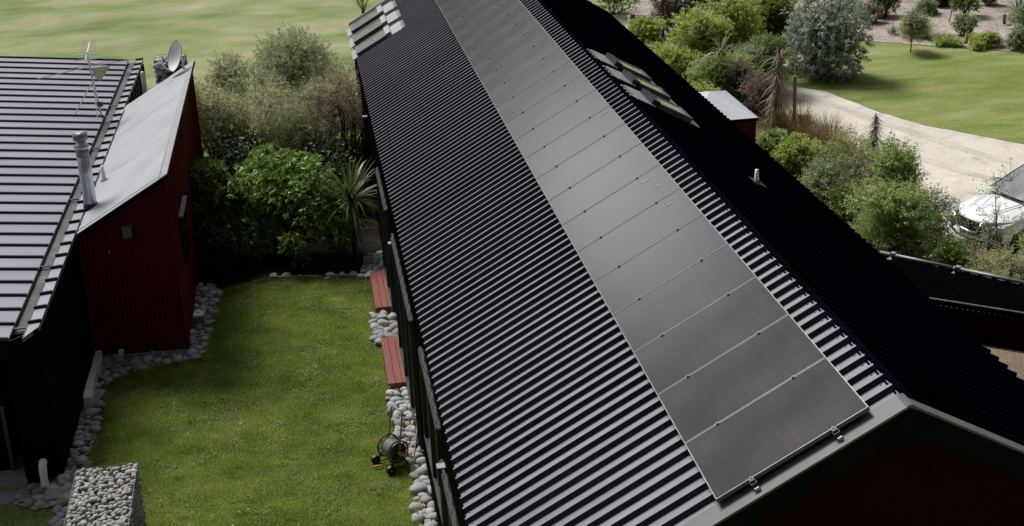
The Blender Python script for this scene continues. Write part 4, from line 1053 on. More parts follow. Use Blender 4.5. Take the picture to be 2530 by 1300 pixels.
for sx in (-.23, .23):
    wl = MB().tube([(sx - .025, -.20, .075), (sx + .025, -.20, .075)], .075, 20).build('wheel', MT['black_pl'], hr)
    MB().tube([(sx - .032, -.20, .075), (sx + .032, -.20, .075)], .018, 10).build('hub', MT['orange'], wl)
ck = MB(); ck.tube([(.19, 0, .30), (.24, 0, .30)], .035, 12); ck.box((.235, .07, .26), (.022, .18, .05), M=Matrix.Rotation(-.5, 3, 'X')); ck.tube([(.235, .14, .225), (.32, .14, .225)], .022, 10)
ck.build('crank', MT['orange'], hr)
MB().tube([(-.16, .03, .34), (-.16, .045, .42)], .022, 8).tube([(.16, .03, .34), (.16, .045, .42)], .022, 8).build('handle_socket', MT['orange'], hr)
hz = MB().tube([(-3.72, 9.75, .07), (-3.62, 9.62, .05), (-3.50, 9.66, .10), (-3.43, 9.85, .32), (-3.40, 9.98, .50)], .013, 8).build('garden_hose', MT['hose'], None, smooth=True); tag(hz, 'short grey garden hose looping from the reel to the wall tap', 'hose')
tp = empty('garden_tap', (-3.38, 10.0, .5), 0, 'wall tap with orange hose connector on the black wall above the stones', 'tap')
MB().tube([(.05, 0, .10), (-.04, 0, .10), (-.06, 0, .06)], .016, 8).box((-.02, 0, .15), (.05, .06, .02)).build('spout', MT['galv_dark'], tp)
MB().tube([(-.06, 0, .05), (-.06, 0, -.03)], .022, 10).build('hose_connector', MT['orange'], tp)
MB().tube([(.03, .02, .10), (.03, .02, -.48)], .012, 6).tube([(.03, -.05, .10), (.03, -.05, -.48)], .012, 6).build('riser_pipe', MT['black_pl'], tp)
nz_ = MB().tube([(-4.18, 9.55, .05), (-4.10, 9.56, .05)], [.012, .02], 8).tube([(-4.10, 9.56, .05), (-4.02, 9.57, .05)], .014, 8).build('hose_nozzle', MT['orange'], None); tag(nz_, 'orange tipped hose nozzle lying on the grass by the reel', 'nozzle')

# small white lights in the left bed
gl_ = empty('garden_light', (-8.55, 14.62, 0), 0, 'small white spike light in front of the red wall', 'garden light')
MB().tube([(0, 0, 0), (0, 0, .22)], .010, 8).build('spike', MT['white_pl'], gl_); MB().box((0, 0, .27), (.085, .07, .10)).build('head', MT['white_pl'], gl_, bevel=.008)
gb_ = empty('junction_block', (-7.2, 16.15, 0), .05, 'square white lidded box on a grey block beside the red corner', 'box')
MB().box((0, 0, .12), (.22, .20, .24)).build('block', MT['concrete'], gb_, bevel=.01); MB().box((0, -.02, .262), (.19, .20, .04)).tube([(0, .07, .28), (0, .07, .31)], .05, 14).build('lid', MT['white_pl'], gb_, bevel=0)

# ---------------------------------------------------------------- shed and right garden furniture
sh = empty('garden_shed', (5.1, 22.65, 0), 0, 'small red shed with pale grey hipped roof beyond the black roof edge', 'shed')
V = [(-.80, -1.35, 1.80), (.81, -1.35, 1.80), (.81, 1.35, 1.80), (-.80, 1.35, 1.80), (0.0, 0.0, 2.18)]
MB().add(V, [(0, 1, 4), (1, 2, 4), (2, 3, 4), (3, 0, 4)]).add([(x, y, 1.78) for x, y, z in V[:4]], [(3, 2, 1, 0)]).build('roof', MT['shed_roof'], sh)
MB().box((0, -1.35, 1.76), (1.62, .02, .075)).box((.81, 0, 1.76), (.02, 2.68, .075)).box((-.80, 0, 1.76), (.02, 2.68, .075)).box((0, 1.35, 1.76), (1.62, .02, .075)).build('fascia', MT['black'], sh)
mb = MB()
mb.add(*corrugated((-.76, -1.31), (.77, -1.31), 0, lambda t: 1.74)); mb.add(*corrugated((.77, -1.31), (.77, 1.31), 0, lambda t: 1.74)); mb.add(*corrugated((.77, 1.31), (-.76, 1.31), 0, lambda t: 1.74)); mb.add(*corrugated((-.76, 1.31), (-.76, -1.31), 0, lambda t: 1.74))
mb.build('wall', MT['red'], sh)
ps_ = MB().tube([(8.21, 25.23, 0), (8.20, 25.23, .8), (8.195, 25.23, 1.70)], [.055, .05, .048], 10).build('timber_post', MT['timber'], None); tag(ps_, 'tall bare brown timber post at the edge of the gravel drive', 'post')
bx = empty('bollard_box', (8.95, 26.5, 0), -.35, 'low dark weathered timber box on the gravel drive', 'box')
MB().box((0, 0, .10), (.34, .20, .18)).build('body', MT['dark_timber'], bx, bevel=.012); MB().box((0, 0, .20), (.38, .24, .03)).build('lid', MT['dark_timber'], bx, bevel=.006)
gt_ = empty('timber_gate', (7.25, 38.5, 0), math.atan2(-1.5, .35), 'dark weathered timber rail gate at the end of the drive', 'gate')
for x in (-.85, .85): MB().box((x, 0, .36), (.13, .13, .72)).build('post', MT['dark_timber'], gt_)
for z in (.62, .32): MB().box((0, 0, z), (1.6, .05, .12)).build('rail', MT['dark_timber'], gt_)
MB().box((0, .03, .45), (1.5, .03, .10), ry=.25).build('brace', MT['dark_timber'], gt_)
wp_ = MB().tube([(7.1, 40.1, 0), (7.1, 40.1, .52)], .05, 8).build('white_post', MT['white_pl'], None); tag(wp_, 'short white marker post beside the dark gate', 'post')
for x, y, h, lab in ((19.79, 36.44, .33, 'green plastic plant sleeve on the mulch far right'), (15.09, 37.33, .26, 'green plastic plant sleeve beside the silver bush')):
    mb = MB(); mb.tube([(x, y, 0), (x, y, h)], .075, 3, caps=False); o = mb.build('plant_sleeve', MT['green_pl'], None); tag(o, lab, 'plant sleeve', 'green plant sleeves')
gp_ = MB().box((17.28, 34.08, .17), (.13, .10, .36), ry=.22).build('marker_block', MT['concrete'], None, bevel=.01); tag(gp_, 'leaning pale concrete marker block in front of a small mulch shrub', 'marker')
for i, (x, y, r) in enumerate(((14.6, 36.0, .16), (15.35, 35.6, .05), (16.35, 34.3, .05), (17.0, 33.6, .04), (19.1, 32.4, .05), (14.15, 35.75, .22))):
    o = bpy.data.objects.new('edge_rock', ST[i]); col.objects.link(o); o.location = (x, y, r * .3); o.scale = (r * 2, r * 1.6, r * .9)
    tag(o, 'pale rock on the mulch edge beside the right lawn', 'rock', 'rocks along the mulch edge')

# ---------------------------------------------------------------- vegetation
rng = np.random.default_rng(12)
def unit(a): return a / (np.linalg.norm(a, axis=1, keepdims=True) + 1e-9)

def leaf_quads(P, A, Nn, l, w, droop=0.0):
    S_ = unit(np.cross(A, Nn)); l = l[:, None]; w = w[:, None]
    mid = P + A * l * .45 + Nn * l * .06
    tip = P + A * l - np.array([0, 0, 1.0]) * l * droop
    V = np.stack([P, mid + S_ * w * .5, tip, mid - S_ * w * .5], 1).reshape(-1, 3)
    Q = np.arange(len(P) * 4).reshape(-1, 4)
    return V, Q

def shrub(name, label, x, y, w, h, mat, cat='shrub', d=None, lobes=9, twigs=260, m=12, ll=.07, lw=.03, tl=.22, spread=.9, zmin=.12, seed=0, group=None, stem='bark', stems=7, thin=1.0, upb=.5, peak=0.0, droop=.15, fill=.62, shape='round', rough=.35):
    r_ = np.random.default_rng(seed + 100)
    d = d or w
    if ll < .085: ll, lw, twigs = ll * 1.3, lw * 1.55, int(twigs * 1.7)
    root = empty(name, (x, y, 0), 0, label, cat, group)
    # lobes: clumps of unequal size spread through the crown
    C, R = [], []
    for i in range(lobes):
        a = r_.uniform(0, 2 * PI); rr = math.sqrt(r_.uniform(0, 1)) * .62
        zz = r_.uniform(zmin + .12, .86)
        if shape == 'cone': rr *= (1.15 - zz)
        elif shape == 'vase': rr *= (.45 + .75 * zz)
        else: rr *= math.sqrt(max(.15, 1 - (2 * abs(zz - .5)) ** 2.2))
        C.append((math.cos(a) * rr * w / 2 / .62 * .8, math.sin(a) * rr * d / 2 / .62 * .8, zz * h))
        R.append(r_.uniform(.20, .36) * min(w, h * 1.1))
    C = np.array(C); R = np.array(R)
    li = r_.integers(0, lobes, twigs)
    D = unit(r_.normal(size=(twigs, 3)) + np.array([0, 0, .25]))
    rad = R[li] * r_.uniform(fill, 1.0, twigs) ** 1.0
    st = C[li] + D * rad[:, None]
    st[:, 2] = np.clip(st[:, 2], zmin * h * r_.uniform(.4, 1.3, twigs), h * 1.02)
    axis = st * np.array([1, 1, 0]) * .6 / max(w / 2, .1)
    TD = unit(D * .7 + axis + np.array([0, 0, upb]) + r_.normal(size=(twigs, 3)) * rough)
    tlen = tl * r_.uniform(.5, 1.3, twigs)
    # leaves along the twigs
    T = np.repeat(np.arange(twigs), m)
    f = np.tile((np.arange(m) + .5) / m, twigs) + r_.uniform(-.04, .04, twigs * m)
    P = st[T] + TD[T] * (tlen[T] * f)[:, None] + r_.normal(size=(twigs * m, 3)) * tl * .05
    perp = unit(np.cross(TD[T], r_.normal(size=(twigs * m, 3))))
    A = unit(TD[T] * (1 - spread * .5 + .3 * f[:, None]) + perp * spread)
    Nn = unit(np.cross(np.cross(A, np.array([0, 0, 1.0]) + r_.normal(size=A.shape) * .5), A))
    L_ = ll * r_.uniform(.6, 1.25, len(P)); W_ = lw * r_.uniform(.7, 1.2, len(P))
    V, Q = leaf_quads(P, A, Nn, L_, W_, droop)
    V[:, 2] = np.maximum(V[:, 2], .01)
    np_mesh('foliage', V, Q, LF[mat] if isinstance(mat, str) else mat, root)
    # stems: to the lobe centres and on to a share of the twigs
    sm_ = MB()
    for i in range(min(stems, lobes)):
        b = Vector((r_.normal() * .04 * w, r_.normal() * .04 * w, 0)); e = Vector(C[i]); mid_ = b.lerp(e, .5) + Vector((r_.normal(), r_.normal(), 0)) * .05 * w
        sm_.tube([b, mid_, e], [.018 * h * thin, .012 * h * thin, .005 * h * thin], 5)
    for i in r_.choice(twigs, min(twigs, 46), replace=False):
        e = st[i] + TD[i] * tlen[i]; b = C[li[i]]
        sm_.tube([b, (b + e) / 2 + r_.normal(size=3) * .02, e], [.005 * h * thin, .0035 * h * thin, .0015 * h * thin], 3, caps=False)
    sm_.build('stems', MT[stem], root)
    return root

def blade_mesh(P, Dr, L_, W_, droop, seg=5):
    """ribbons: start P, direction Dr, bending down under their own weight"""
    n = len(P); rows = []
    pos = P.copy(); d = Dr.copy()
    side = unit(np.cross(Dr, np.array([0, 0, 1.0]) + np.zeros_like(Dr) + 1e-3))
    for i in range(seg + 1):
        f = i / seg
        ww = (W_ * (1 - f ** 2.2) * (.55 + .45 * min(1, f * 4)))[:, None]
        rows.append(np.stack([pos - side * ww * .5, pos + side * ww * .5], 1))
        pos = pos + d * (L_ / seg)[:, None]
        d = unit(d - np.array([0, 0, 1.0]) * (droop * (.4 + f))[:, None])
    V = np.stack(rows, 1).reshape(-1, 3)          # n, seg+1, 2
    Q = []
    b = np.arange(n)[:, None] * (seg + 1) * 2
    for i in range(seg):
        Q.append(np.concatenate([b + 2 * i, b + 2 * i + 1, b + 2 * i + 3, b + 2 * i + 2], 1))
    return V, np.concatenate(Q)

def strap_plant(name, label, x, y, h, trunk, nl, L, W, mat, cat, spread=(.1, 1.25), droop=.22, seed=0, skirt=0, skirt_mat='dry', group=None, lean=(0, 0), heads=1, tr=.05, bark='bark', jitter=.02):
    r_ = np.random.default_rng(seed + 500)
    root = empty(name, (x, y, 0), 0, label, cat, group)
    hx = np.array([lean[0], lean[1], trunk])
    if trunk > .1:
        MB().tube([(0, 0, 0), (lean[0] * .5, lean[1] * .5, trunk * .5), tuple(hx)], [tr * 1.25, tr, tr * .85], 8).build('trunk', MT[bark], root)
    az = r_.uniform(0, 2 * PI, nl); po = r_.uniform(spread[0], spread[1], nl)
    D = np.stack([np.cos(az) * np.sin(po), np.sin(az) * np.sin(po), np.cos(po)], 1)
    P = hx + np.stack([np.cos(az), np.sin(az), np.zeros(nl)], 1) * jitter + r_.normal(size=(nl, 3)) * jitter * .7
    V, Q = blade_mesh(P, D, L * r_.uniform(.65, 1.1, nl), W * r_.uniform(.7, 1.15, nl), droop * r_.uniform(.5, 1.5, nl))
    V[:, 2] = np.maximum(V[:, 2], .01)
    np_mesh('leaves', V, Q, LF[mat], root)
    if skirt:
        az = r_.uniform(0, 2 * PI, skirt); zz = trunk * r_.uniform(.25, 1.0, skirt); po = r_.uniform(1.7, 2.7, skirt)
        D = np.stack([np.cos(az) * np.sin(po), np.sin(az) * np.sin(po), np.cos(po)], 1)
        P = np.stack([np.cos(az) * tr + lean[0] * zz / trunk, np.sin(az) * tr + lean[1] * zz / trunk, zz], 1)
        V, Q = blade_mesh(P, D, L * r_.uniform(.5, .95, skirt), W * r_.uniform(.7, 1.1, skirt), .25 * r_.uniform(.6, 1.5, skirt), 4)
        V[:, 2] = np.maximum(V[:, 2], .01)
        np_mesh('dead_leaf_skirt', V, Q, LF[skirt_mat], root)
    return root

# shrubs between the houses
shrub('glossy_shrub', 'large glossy dark green shrub with leaf rosettes beyond the lawn', -5.45, 19.9, 2.5, 2.15, 'broad', d=2.4, lobes=16, twigs=1500, m=9, ll=.135, lw=.052, tl=.07, spread=1.05, zmin=.12, seed=1, upb=.45, fill=.7, droop=.12)
shrub('glossy_shrub', 'low dark tuft of glossy leaves hanging over the lawn edge', -5.3, 18.75, .6, .85, 'broad', lobes=6, twigs=110, m=8, ll=.12, lw=.05, tl=.07, seed=2, zmin=.12)
shrub('glossy_shrub', 'narrow glossy shrub under the drooping strap leaves beside the black wall', -4.2, 18.95, .75, 1.35, 'broad', lobes=7, twigs=170, m=8, ll=.125, lw=.05, tl=.07, seed=3, zmin=.2)
shrub('olive_shrub', 'rounded olive green shrub with small leaves left of the glossy shrub', -6.85, 20.3, 1.2, 2.25, 'olive', lobes=10, twigs=640, m=11, ll=.075, lw=.034, tl=.10, seed=4, zmin=.4, upb=.6)
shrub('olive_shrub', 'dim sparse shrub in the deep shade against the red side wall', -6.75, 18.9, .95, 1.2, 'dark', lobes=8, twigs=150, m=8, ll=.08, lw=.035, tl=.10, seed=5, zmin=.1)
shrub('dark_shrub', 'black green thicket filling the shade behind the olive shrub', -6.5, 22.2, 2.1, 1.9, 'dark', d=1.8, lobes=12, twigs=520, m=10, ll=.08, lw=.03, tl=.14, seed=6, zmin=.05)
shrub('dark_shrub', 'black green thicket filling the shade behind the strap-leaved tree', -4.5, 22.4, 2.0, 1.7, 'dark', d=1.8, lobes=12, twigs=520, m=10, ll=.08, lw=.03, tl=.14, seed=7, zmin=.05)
strap_plant('cabbage_tree', 'arching green strap-leaved cabbage tree beside the long black wall', -3.95, 19.35, 2.2, 1.30, 105, 1.12, .05, 'strap', 'tree', spread=(.05, 1.75), droop=.27, seed=1, skirt=26, skirt_mat='strap')
K = dict(stems=9, thin=.8)
shrub('wiry_shrub', 'pale khaki small-leaved shrub against the back of the red lean-to', -7.0, 25.1, 1.75, 2.75, 'khaki', d=1.7, lobes=13, twigs=900, m=16, ll=.05, lw=.022, tl=.26, seed=10, zmin=.15, rough=.6, **K)
shrub('wiry_shrub', 'tall grey green small-leaved shrub behind the others, topping the row between the houses', -5.15, 28.9, 2.7, 3.05, 'khaki2', d=2.2, lobes=16, twigs=1300, m=18, ll=.052, lw=.022, tl=.28, seed=11, zmin=.2, rough=.55, **K)
shrub('wiry_shrub', 'upright pale olive shrub at the back left of the row between the houses', -6.9, 29.2, 1.3, 2.45, 'khaki', lobes=10, twigs=620, m=16, ll=.05, lw=.02, tl=.26, seed=12, zmin=.15, rough=.55, shape='cone', **K)
shrub('wiry_shrub', 'wispy khaki shrub with feathery shoots in the middle of the row', -5.85, 24.9, 2.1, 2.5, 'khaki', d=1.9, lobes=13, twigs=820, m=18, ll=.045, lw=.017, tl=.36, seed=13, zmin=.2, rough=.75, upb=.3, **K)
shrub('wiry_shrub', 'grey khaki shrub with thin arching twigs left of the brown one', -4.75, 25.2, 1.6, 2.45, 'khaki2', d=1.6, lobes=11, twigs=650, m=17, ll=.045, lw=.017, tl=.34, seed=14, zmin=.2, rough=.75, upb=.35, **K)
shrub('twiggy_shrub', 'brown twiggy shrub brushing against the long roof edge', -3.72, 25.0, 1.25, 3.0, 'twig', d=1.9, lobes=11, twigs=560, m=14, ll=.036, lw=.015, tl=.38, seed=15, zmin=.25, rough=.9, upb=.3, **K)
shrub('wiry_shrub', 'dense khaki shrub in the middle of the back of the row between the houses', -6.1, 27.2, 1.9, 2.55, 'khaki2', d=1.6, lobes=13, twigs=760, m=17, ll=.05, lw=.02, tl=.28, seed=16, zmin=.1, rough=.6, **K)
shrub('wiry_shrub', 'airy olive shrub with upright shoots at the back right of the row', -4.15, 27.6, 1.5, 2.5, 'khaki', d=1.5, lobes=11, twigs=560, m=17, ll=.046, lw=.018, tl=.34, seed=17, zmin=.15, rough=.6, upb=.8, **K)
shrub('wiry_shrub', 'pale olive shrub pressed against the far corner of the red lean-to', -7.25, 27.2, 1.5, 2.2, 'khaki', d=1.5, lobes=11, twigs=560, m=17, ll=.046, lw=.018, tl=.3, seed=18, zmin=.1, rough=.6, **K)
strap_plant('cabbage_tree', 'pale cabbage tree tuft rising behind the far roof corner', -2.9, 30.4, 4.2, 3.3, 40, 1.0, .04, 'strap_pale', 'tree', seed=9, droop=.3)

# right garden
shrub('silver_bush', 'dense silver grey leaved bush between drive and right lawn', 11.2, 31.3, 2.45, 2.9, 'silver', d=2.3, lobes=28, twigs=2200, m=11, ll=.115, lw=.042, tl=.17, seed=20, zmin=.04, upb=.6, fill=.72)
shrub('olive_bush', 'yellow olive bush behind and left of the silver bush', 10.35, 33.2, 1.35, 2.2, 'yolive', lobes=9, twigs=600, m=12, ll=.08, lw=.035, tl=.2, seed=21, zmin=.04, shape='cone')
shrub('olive_bush', 'tall yellow olive bush at the top edge left of the silver bush', 11.3, 36.3, 1.5, 2.2, 'yolive', lobes=9, twigs=560, m=12, ll=.08, lw=.035, tl=.2, seed=22, zmin=.04)
shrub('dark_bush', 'dense dark green bush behind the brown shrub and gate', 9.7, 40.3, 1.7, 2.0, 'dark', lobes=10, twigs=620, m=12, ll=.09, lw=.04, tl=.18, seed=23, zmin=.03)
shrub('dark_bush', 'dark green upright bush on the mulch left of the yellow olive bushes', 11.7, 39.0, 1.25, 1.9, 'olive', lobes=9, twigs=480, m=13, ll=.09, lw=.03, tl=.24, seed=24, zmin=.03, upb=.9)
shrub('dark_bush', 'dark spreading bush peeping over the far end of the black roof', 7.2, 43.0, 2.4, 1.5, 'dark', lobes=9, twigs=420, m=12, ll=.09, lw=.035, tl=.22, seed=25, zmin=.03)
shrub('lime_shrub', 'tall lime green shrub behind the shed, right of its pair', 8.45, 31.9, 1.75, 2.55, 'lime', d=1.6, lobes=12, twigs=900, m=13, ll=.075, lw=.028, tl=.24, seed=26, zmin=.15)
shrub('lime_shrub', 'lime green shrub behind the shed, left of its pair', 7.3, 31.2, 1.7, 2.15, 'lime', d=1.6, lobes=12, twigs=850, m=13, ll=.075, lw=.028, tl=.24, seed=27, zmin=.1)
shrub('lime_shrub', 'spreading soft green shrub just above the shed roof', 7.05, 28.4, 1.9, 1.35, 'green', d=1.6, lobes=11, twigs=700, m=14, ll=.065, lw=.022, tl=.26, seed=28, zmin=.05)
shrub('lime_shrub', 'bright lime shrub beside the far black roof edge below the gate', 6.75, 36.0, 1.0, 1.1, 'lime', lobes=8, twigs=360, m=13, ll=.08, lw=.035, tl=.17, seed=29, zmin=.05)
shrub('lime_shrub', 'pale green low shrub hugging the black roof edge above the gravel nook', 6.3, 33.0, 1.1, .9, 'green', lobes=8, twigs=300, m=13, ll=.07, lw=.025, tl=.22, seed=30, zmin=.05)
shrub('dark_bush', 'grey green shrub in the middle behind the leaning brown cabbage tree', 8.35, 29.6, 1.2, 1.7, 'greygreen', lobes=9, twigs=500, m=14, ll=.05, lw=.02, tl=.28, seed=31, zmin=.1, rough=.7)
shrub('dark_bush', 'small dark leaved bush to the right of the shed', 7.6, 27.4, 1.0, 1.05, 'dark', lobes=8, twigs=330, m=10, ll=.08, lw=.035, tl=.14, seed=32, zmin=.03)
shrub('brown_shrub', 'rusty brown bushy shrub behind the young cabbage tree by the gate', 8.35, 38.5, 1.35, 1.85, 'brown', lobes=10, twigs=520, m=15, ll=.06, lw=.02, tl=.32, seed=33, zmin=.03)
shrub('brown_shrub', 'pinkish brown twiggy shrub right of the shed', 7.75, 26.6, .95, 1.35, 'pinkbrown', lobes=9, twigs=430, m=15, ll=.04, lw=.014, tl=.34, seed=34, zmin=.1, rough=.9)
shrub('brown_shrub', 'slim pinkish brown shrub above the shed roof corner', 7.55, 28.0, .55, 1.45, 'pinkbrown', lobes=8, twigs=280, m=14, ll=.04, lw=.014, tl=.28, seed=35, zmin=.3, rough=.7, shape='cone')
shrub('lime_shrub', 'light green mounded shrub left of the shed roof against the black roof edge', 6.0, 27.6, 1.6, 1.15, 'lime', lobes=10, twigs=560, m=13, ll=.07, lw=.026, tl=.24, seed=80, zmin=.05)
shrub('lime_shrub', 'soft lime shrub filling the gap between the two tall lime shrubs and the roof edge', 6.35, 30.4, 1.5, 1.35, 'lime', lobes=10, twigs=560, m=13, ll=.07, lw=.026, tl=.24, seed=81, zmin=.05)
shrub('olive_bush', 'olive tangled shrub behind the slim pinkish brown shrub', 8.9, 30.0, 1.3, 1.6, 'olive', lobes=10, twigs=560, m=13, ll=.07, lw=.026, tl=.26, seed=82, zmin=.05)
strap_plant('cabbage_tree', 'young cabbage tree with arching pale leaves beside the gate', 7.85, 38.1, 2.6, 1.75, 70, 1.15, .06, 'strap_pale', 'tree', seed=20, droop=.30, skirt=20, spread=(.05, 1.6))
strap_plant('cabbage_tree', 'olive cabbage tree with hanging leaves right above the shed roof', 7.05, 28.3, 2.2, 1.75, 45, .75, .035, 'strap_pale', 'tree', seed=21, droop=.5, skirt=75, skirt_mat='strap_pale', spread=(.1, 1.7))
strap_plant('cabbage_tree', 'shaggy brown cabbage tree with a skirt of dead leaves right of the shed', 7.65, 25.35, 2.4, 2.2, 30, .7, .032, 'dry', 'tree', seed=22, droop=.75, skirt=170, lean=(.12, 0), spread=(.3, 2.0), bark='bark_pale')
def lancewood(x, y, h, label, seed):
    r_ = np.random.default_rng(seed)
    root = empty('lancewood', (x, y, 0), 0, label, 'tree')
    MB().tube([(0, 0, 0), (.02, 0, h * .5), (.06, 0, h)], [.03, .026, .014], 8).build('trunk', MT['bark'], root)
    n = 460; f = r_.uniform(.12, 1, n); az = r_.uniform(0, 2 * PI, n); po = r_.uniform(1.8, 2.5, n)
    D = np.stack([np.cos(az) * np.sin(po), np.sin(az) * np.sin(po), np.cos(po)], 1)
    P = np.stack([.06 * f, 0 * f, h * f], 1)
    V, Q = blade_mesh(P, D, (.52 - .30 * f ** 3) * r_.uniform(.7, 1.1, n), .028 * r_.uniform(.8, 1.1, n), np.full(n, .04), 3)
    np_mesh('leaves', V, Q, LF['lance'], root)
lancewood(8.72, 21.1, 1.72, 'slim grey brown lancewood with down-pointing leaves beside the drive', 3)
def tussock(x, y, h, L, label, seed, mat='tussock', nl=620, group='brown tussocks beside the drive', droop=.30, W=.014, spread=(.05, 1.15), jit=.10):
    return strap_plant('tussock_grass', label, x, y, h, 0.02, nl, L, W, mat, 'grass tussock', spread=spread, droop=droop, seed=seed, group=group, jitter=jit)
tussock(8.15, 24.6, .8, 1.25, 'brown tussock around the foot of the timber post', 1)
tussock(8.55, 23.6, .8, 1.19, 'golden brown tussock right of the timber post spilling on the gravel', 2)
tussock(7.85, 25.4, .8, 1.19, 'brown tussock under the shaggy brown cabbage tree', 3)
tussock(8.1, 23.4, .7, 1.06, 'brown tussock between timber post and lancewood', 4)
shrub('green_shrub', 'pale green upright shrub just right of the shed wall', 6.85, 23.0, .75, .9, 'green', lobes=8, twigs=420, m=13, ll=.07, lw=.022, tl=.22, seed=40, zmin=.05, upb=.9)
shrub('green_shrub', 'bright fresh green shrub at the roof edge below the brown tussocks', 7.0, 21.5, 1.0, .95, 'lime', lobes=10, twigs=640, m=13, ll=.075, lw=.026, tl=.22, seed=41, zmin=.05)
shrub('wispy_shrub', 'wispy yellow green shrub with see-through sprays in front of the lancewood', 7.45, 19.9, 1.35, 1.45, 'wispy', lobes=11, twigs=420, m=16, ll=.05, lw=.016, tl=.42, seed=42, zmin=.1, rough=.8, stem='bark_pale')
shrub('green_shrub', 'grey green shrub hugging the roof edge below the wispy yellow one', 6.75, 18.6, .95, 1.35, 'greygreen', lobes=9, twigs=480, m=14, ll=.055, lw=.02, tl=.25, seed=43, zmin=.05)
shrub('green_shrub', 'tall pointed green shrub, highest of those along the drive', 7.55, 17.0, 1.15, 2.2, 'green', lobes=12, twigs=850, m=15, ll=.055, lw=.02, tl=.28, seed=44, zmin=.05, shape='cone', upb=.9)
shrub('green_shrub', 'full bushy green shrub in front of the tall pointed one', 7.05, 15.9, 1.35, 1.6, 'green', lobes=13, twigs=950, m=15, ll=.055, lw=.02, tl=.27, seed=45, zmin=.05)
shrub('green_shrub', 'dark green shrub tucked between roof edge and wispy yellow shrub', 6.6, 17.6, .8, 1.1, 'olive', lobes=8, twigs=330, m=13, ll=.05, lw=.02, tl=.24, seed=46, zmin=.05)
shrub('grey_shrub', 'spreading grey green shrub left of the white car', 7.85, 16.1, 1.1, 1.25, 'greygreen', lobes=10, twigs=560, m=15, ll=.045, lw=.016, tl=.30, seed=47, zmin=.08, rough=.8)
shrub('wispy_shrub', 'low wispy olive shrub behind the pale canopy pipe', 8.45, 13.4, 1.5, .72, 'khaki', lobes=11, twigs=560, m=15, ll=.045, lw=.016, tl=.30, seed=48, zmin=.05, rough=.8)
shrub('green_shrub', 'fresh green shrub covering the front corner of the white car', 9.5, 14.0, .75, 1.5, 'green', lobes=9, twigs=520, m=15, ll=.055, lw=.018, tl=.28, seed=49, zmin=.05, shape='cone')
shrub('green_shrub', 'low green shrub at the left end of the canopy pipe', 7.75, 14.7, .8, .75, 'olive', lobes=8, twigs=320, m=13, ll=.05, lw=.02, tl=.22, seed=50, zmin=.05)
tussock(8.0, 15.35, .7, .8, 'brown tussock below the grey green shrub left of the car', 5, nl=300)
tussock(8.55, 14.9, .6, .65, 'brown tussock in front of the white car', 6, nl=260)
shrub('sapling', 'thin bare-stemmed sapling in front of the white car', 8.95, 14.9, .75, 2.35, 'greygreen', cat='sapling', lobes=9, twigs=60, m=11, ll=.045, lw=.014, tl=.34, seed=51, zmin=.25, rough=.8, stems=5, thin=.55, stem='bark')
# mulch garden plants
def small(kind, x, y, w, h, mat, label, seed, **kw):
    return shrub('garden_shrub', label, x, y, w, h, mat, lobes=7, twigs=kw.pop('twigs', 230), m=12, ll=kw.pop('ll', .07), lw=kw.pop('lw', .022), tl=kw.pop('tl', .2), seed=seed, zmin=.03, group='young shrubs on the mulch', **kw)
small(0, 16.5, 39.1, .95, 1.25, 'olive', 'dark green rounded shrub on the mulch at the top edge, above the tall grass', 60, twigs=380, upb=.8)
small(0, 19.2, 38.2, .8, 1.1, 'olive', 'dark green upright shrub on the mulch at the top edge, right of the stick', 61, twigs=320, upb=.9)
small(0, 19.1, 40.0, .5, .7, 'dark', 'small dark shrub on the mulch at the very top edge', 62)
small(0, 20.8, 39.6, .4, .5, 'olive', 'tiny olive shrub on the mulch near the top right corner', 63)
small(0, 17.75, 35.2, .45, .75, 'khaki2', 'wispy khaki shrub right behind the leaning marker block', 64, rough=.7)
small(0, 15.5, 38.3, .55, .6, 'twig', 'small brownish shrub on the mulch above the left plant sleeve', 65, rough=.7)
small(0, 20.0, 35.2, .8, .75, 'greygreen', 'grey green shrub on the mulch at the right edge', 66)
small(0, 18.5, 32.7, .9, .65, 'greygreen', 'grey green shrub at the lawn edge by the right frame', 67)
small(0, 17.4, 33.2, 1.3, .32, 'lime', 'low bright green ground cover at the lawn edge', 68, twigs=320, ll=.06)
small(0, 16.6, 33.9, .9, .18, 'lime', 'thin flat green ground cover left of the bright one', 69, twigs=160, ll=.05)
small(0, 15.3, 39.8, .5, .6, 'khaki', 'pale khaki shrub beside the dark rounded one at the top', 70)
small(0, 18.0, 39.0, .55, .45, 'greygreen', 'low grey green shrub left of the dark upright one', 71)
def gt2(x, y, L, nl, mat, label, seed, W=.018): return tussock(x, y, L, L, label, seed, mat, nl, 'grass clumps on the mulch', .28, W, (.05, 1.2), .08)
gt2(17.2, 38.0, .55, 190, 'strap', 'dark green grass clump below the dark rounded shrub', 70)
gt2(16.3, 35.3, .95, 240, 'strap_pale', 'tall pale arching grass clump, the biggest on the mulch', 71, .026)
gt2(15.58, 36.2, .42, 90, 'strap', 'small green grass clump left of the tall pale grass', 72)
gt2(16.64, 34.6, .40, 80, 'strap', 'small green grass clump right of the tall pale grass', 73)
gt2(18.1, 33.4, .48, 110, 'strap', 'green grass clump above the bright ground cover', 74)
gt2(20.85, 37.2, 1.0, 130, 'strap', 'large flax clump at the top right corner', 75, .045)
yt = empty('young_tree', (15.06, 33.48, 0), 0, 'young tree with bare thin trunk on the right lawn edge', 'tree')
t_ = shrub('young_tree_tmp', '', 15.06, 33.48, .95, 1.15, 'khaki2', lobes=8, twigs=300, m=12, ll=.06, lw=.022, tl=.2, seed=76, zmin=.35, stems=0)
for ch in list(t_.children):
    ch.parent = yt
    if ch.name.startswith('foliage'): ch.name = 'crown'
    else: bpy.data.objects.remove(ch)
bpy.data.objects.remove(t_)
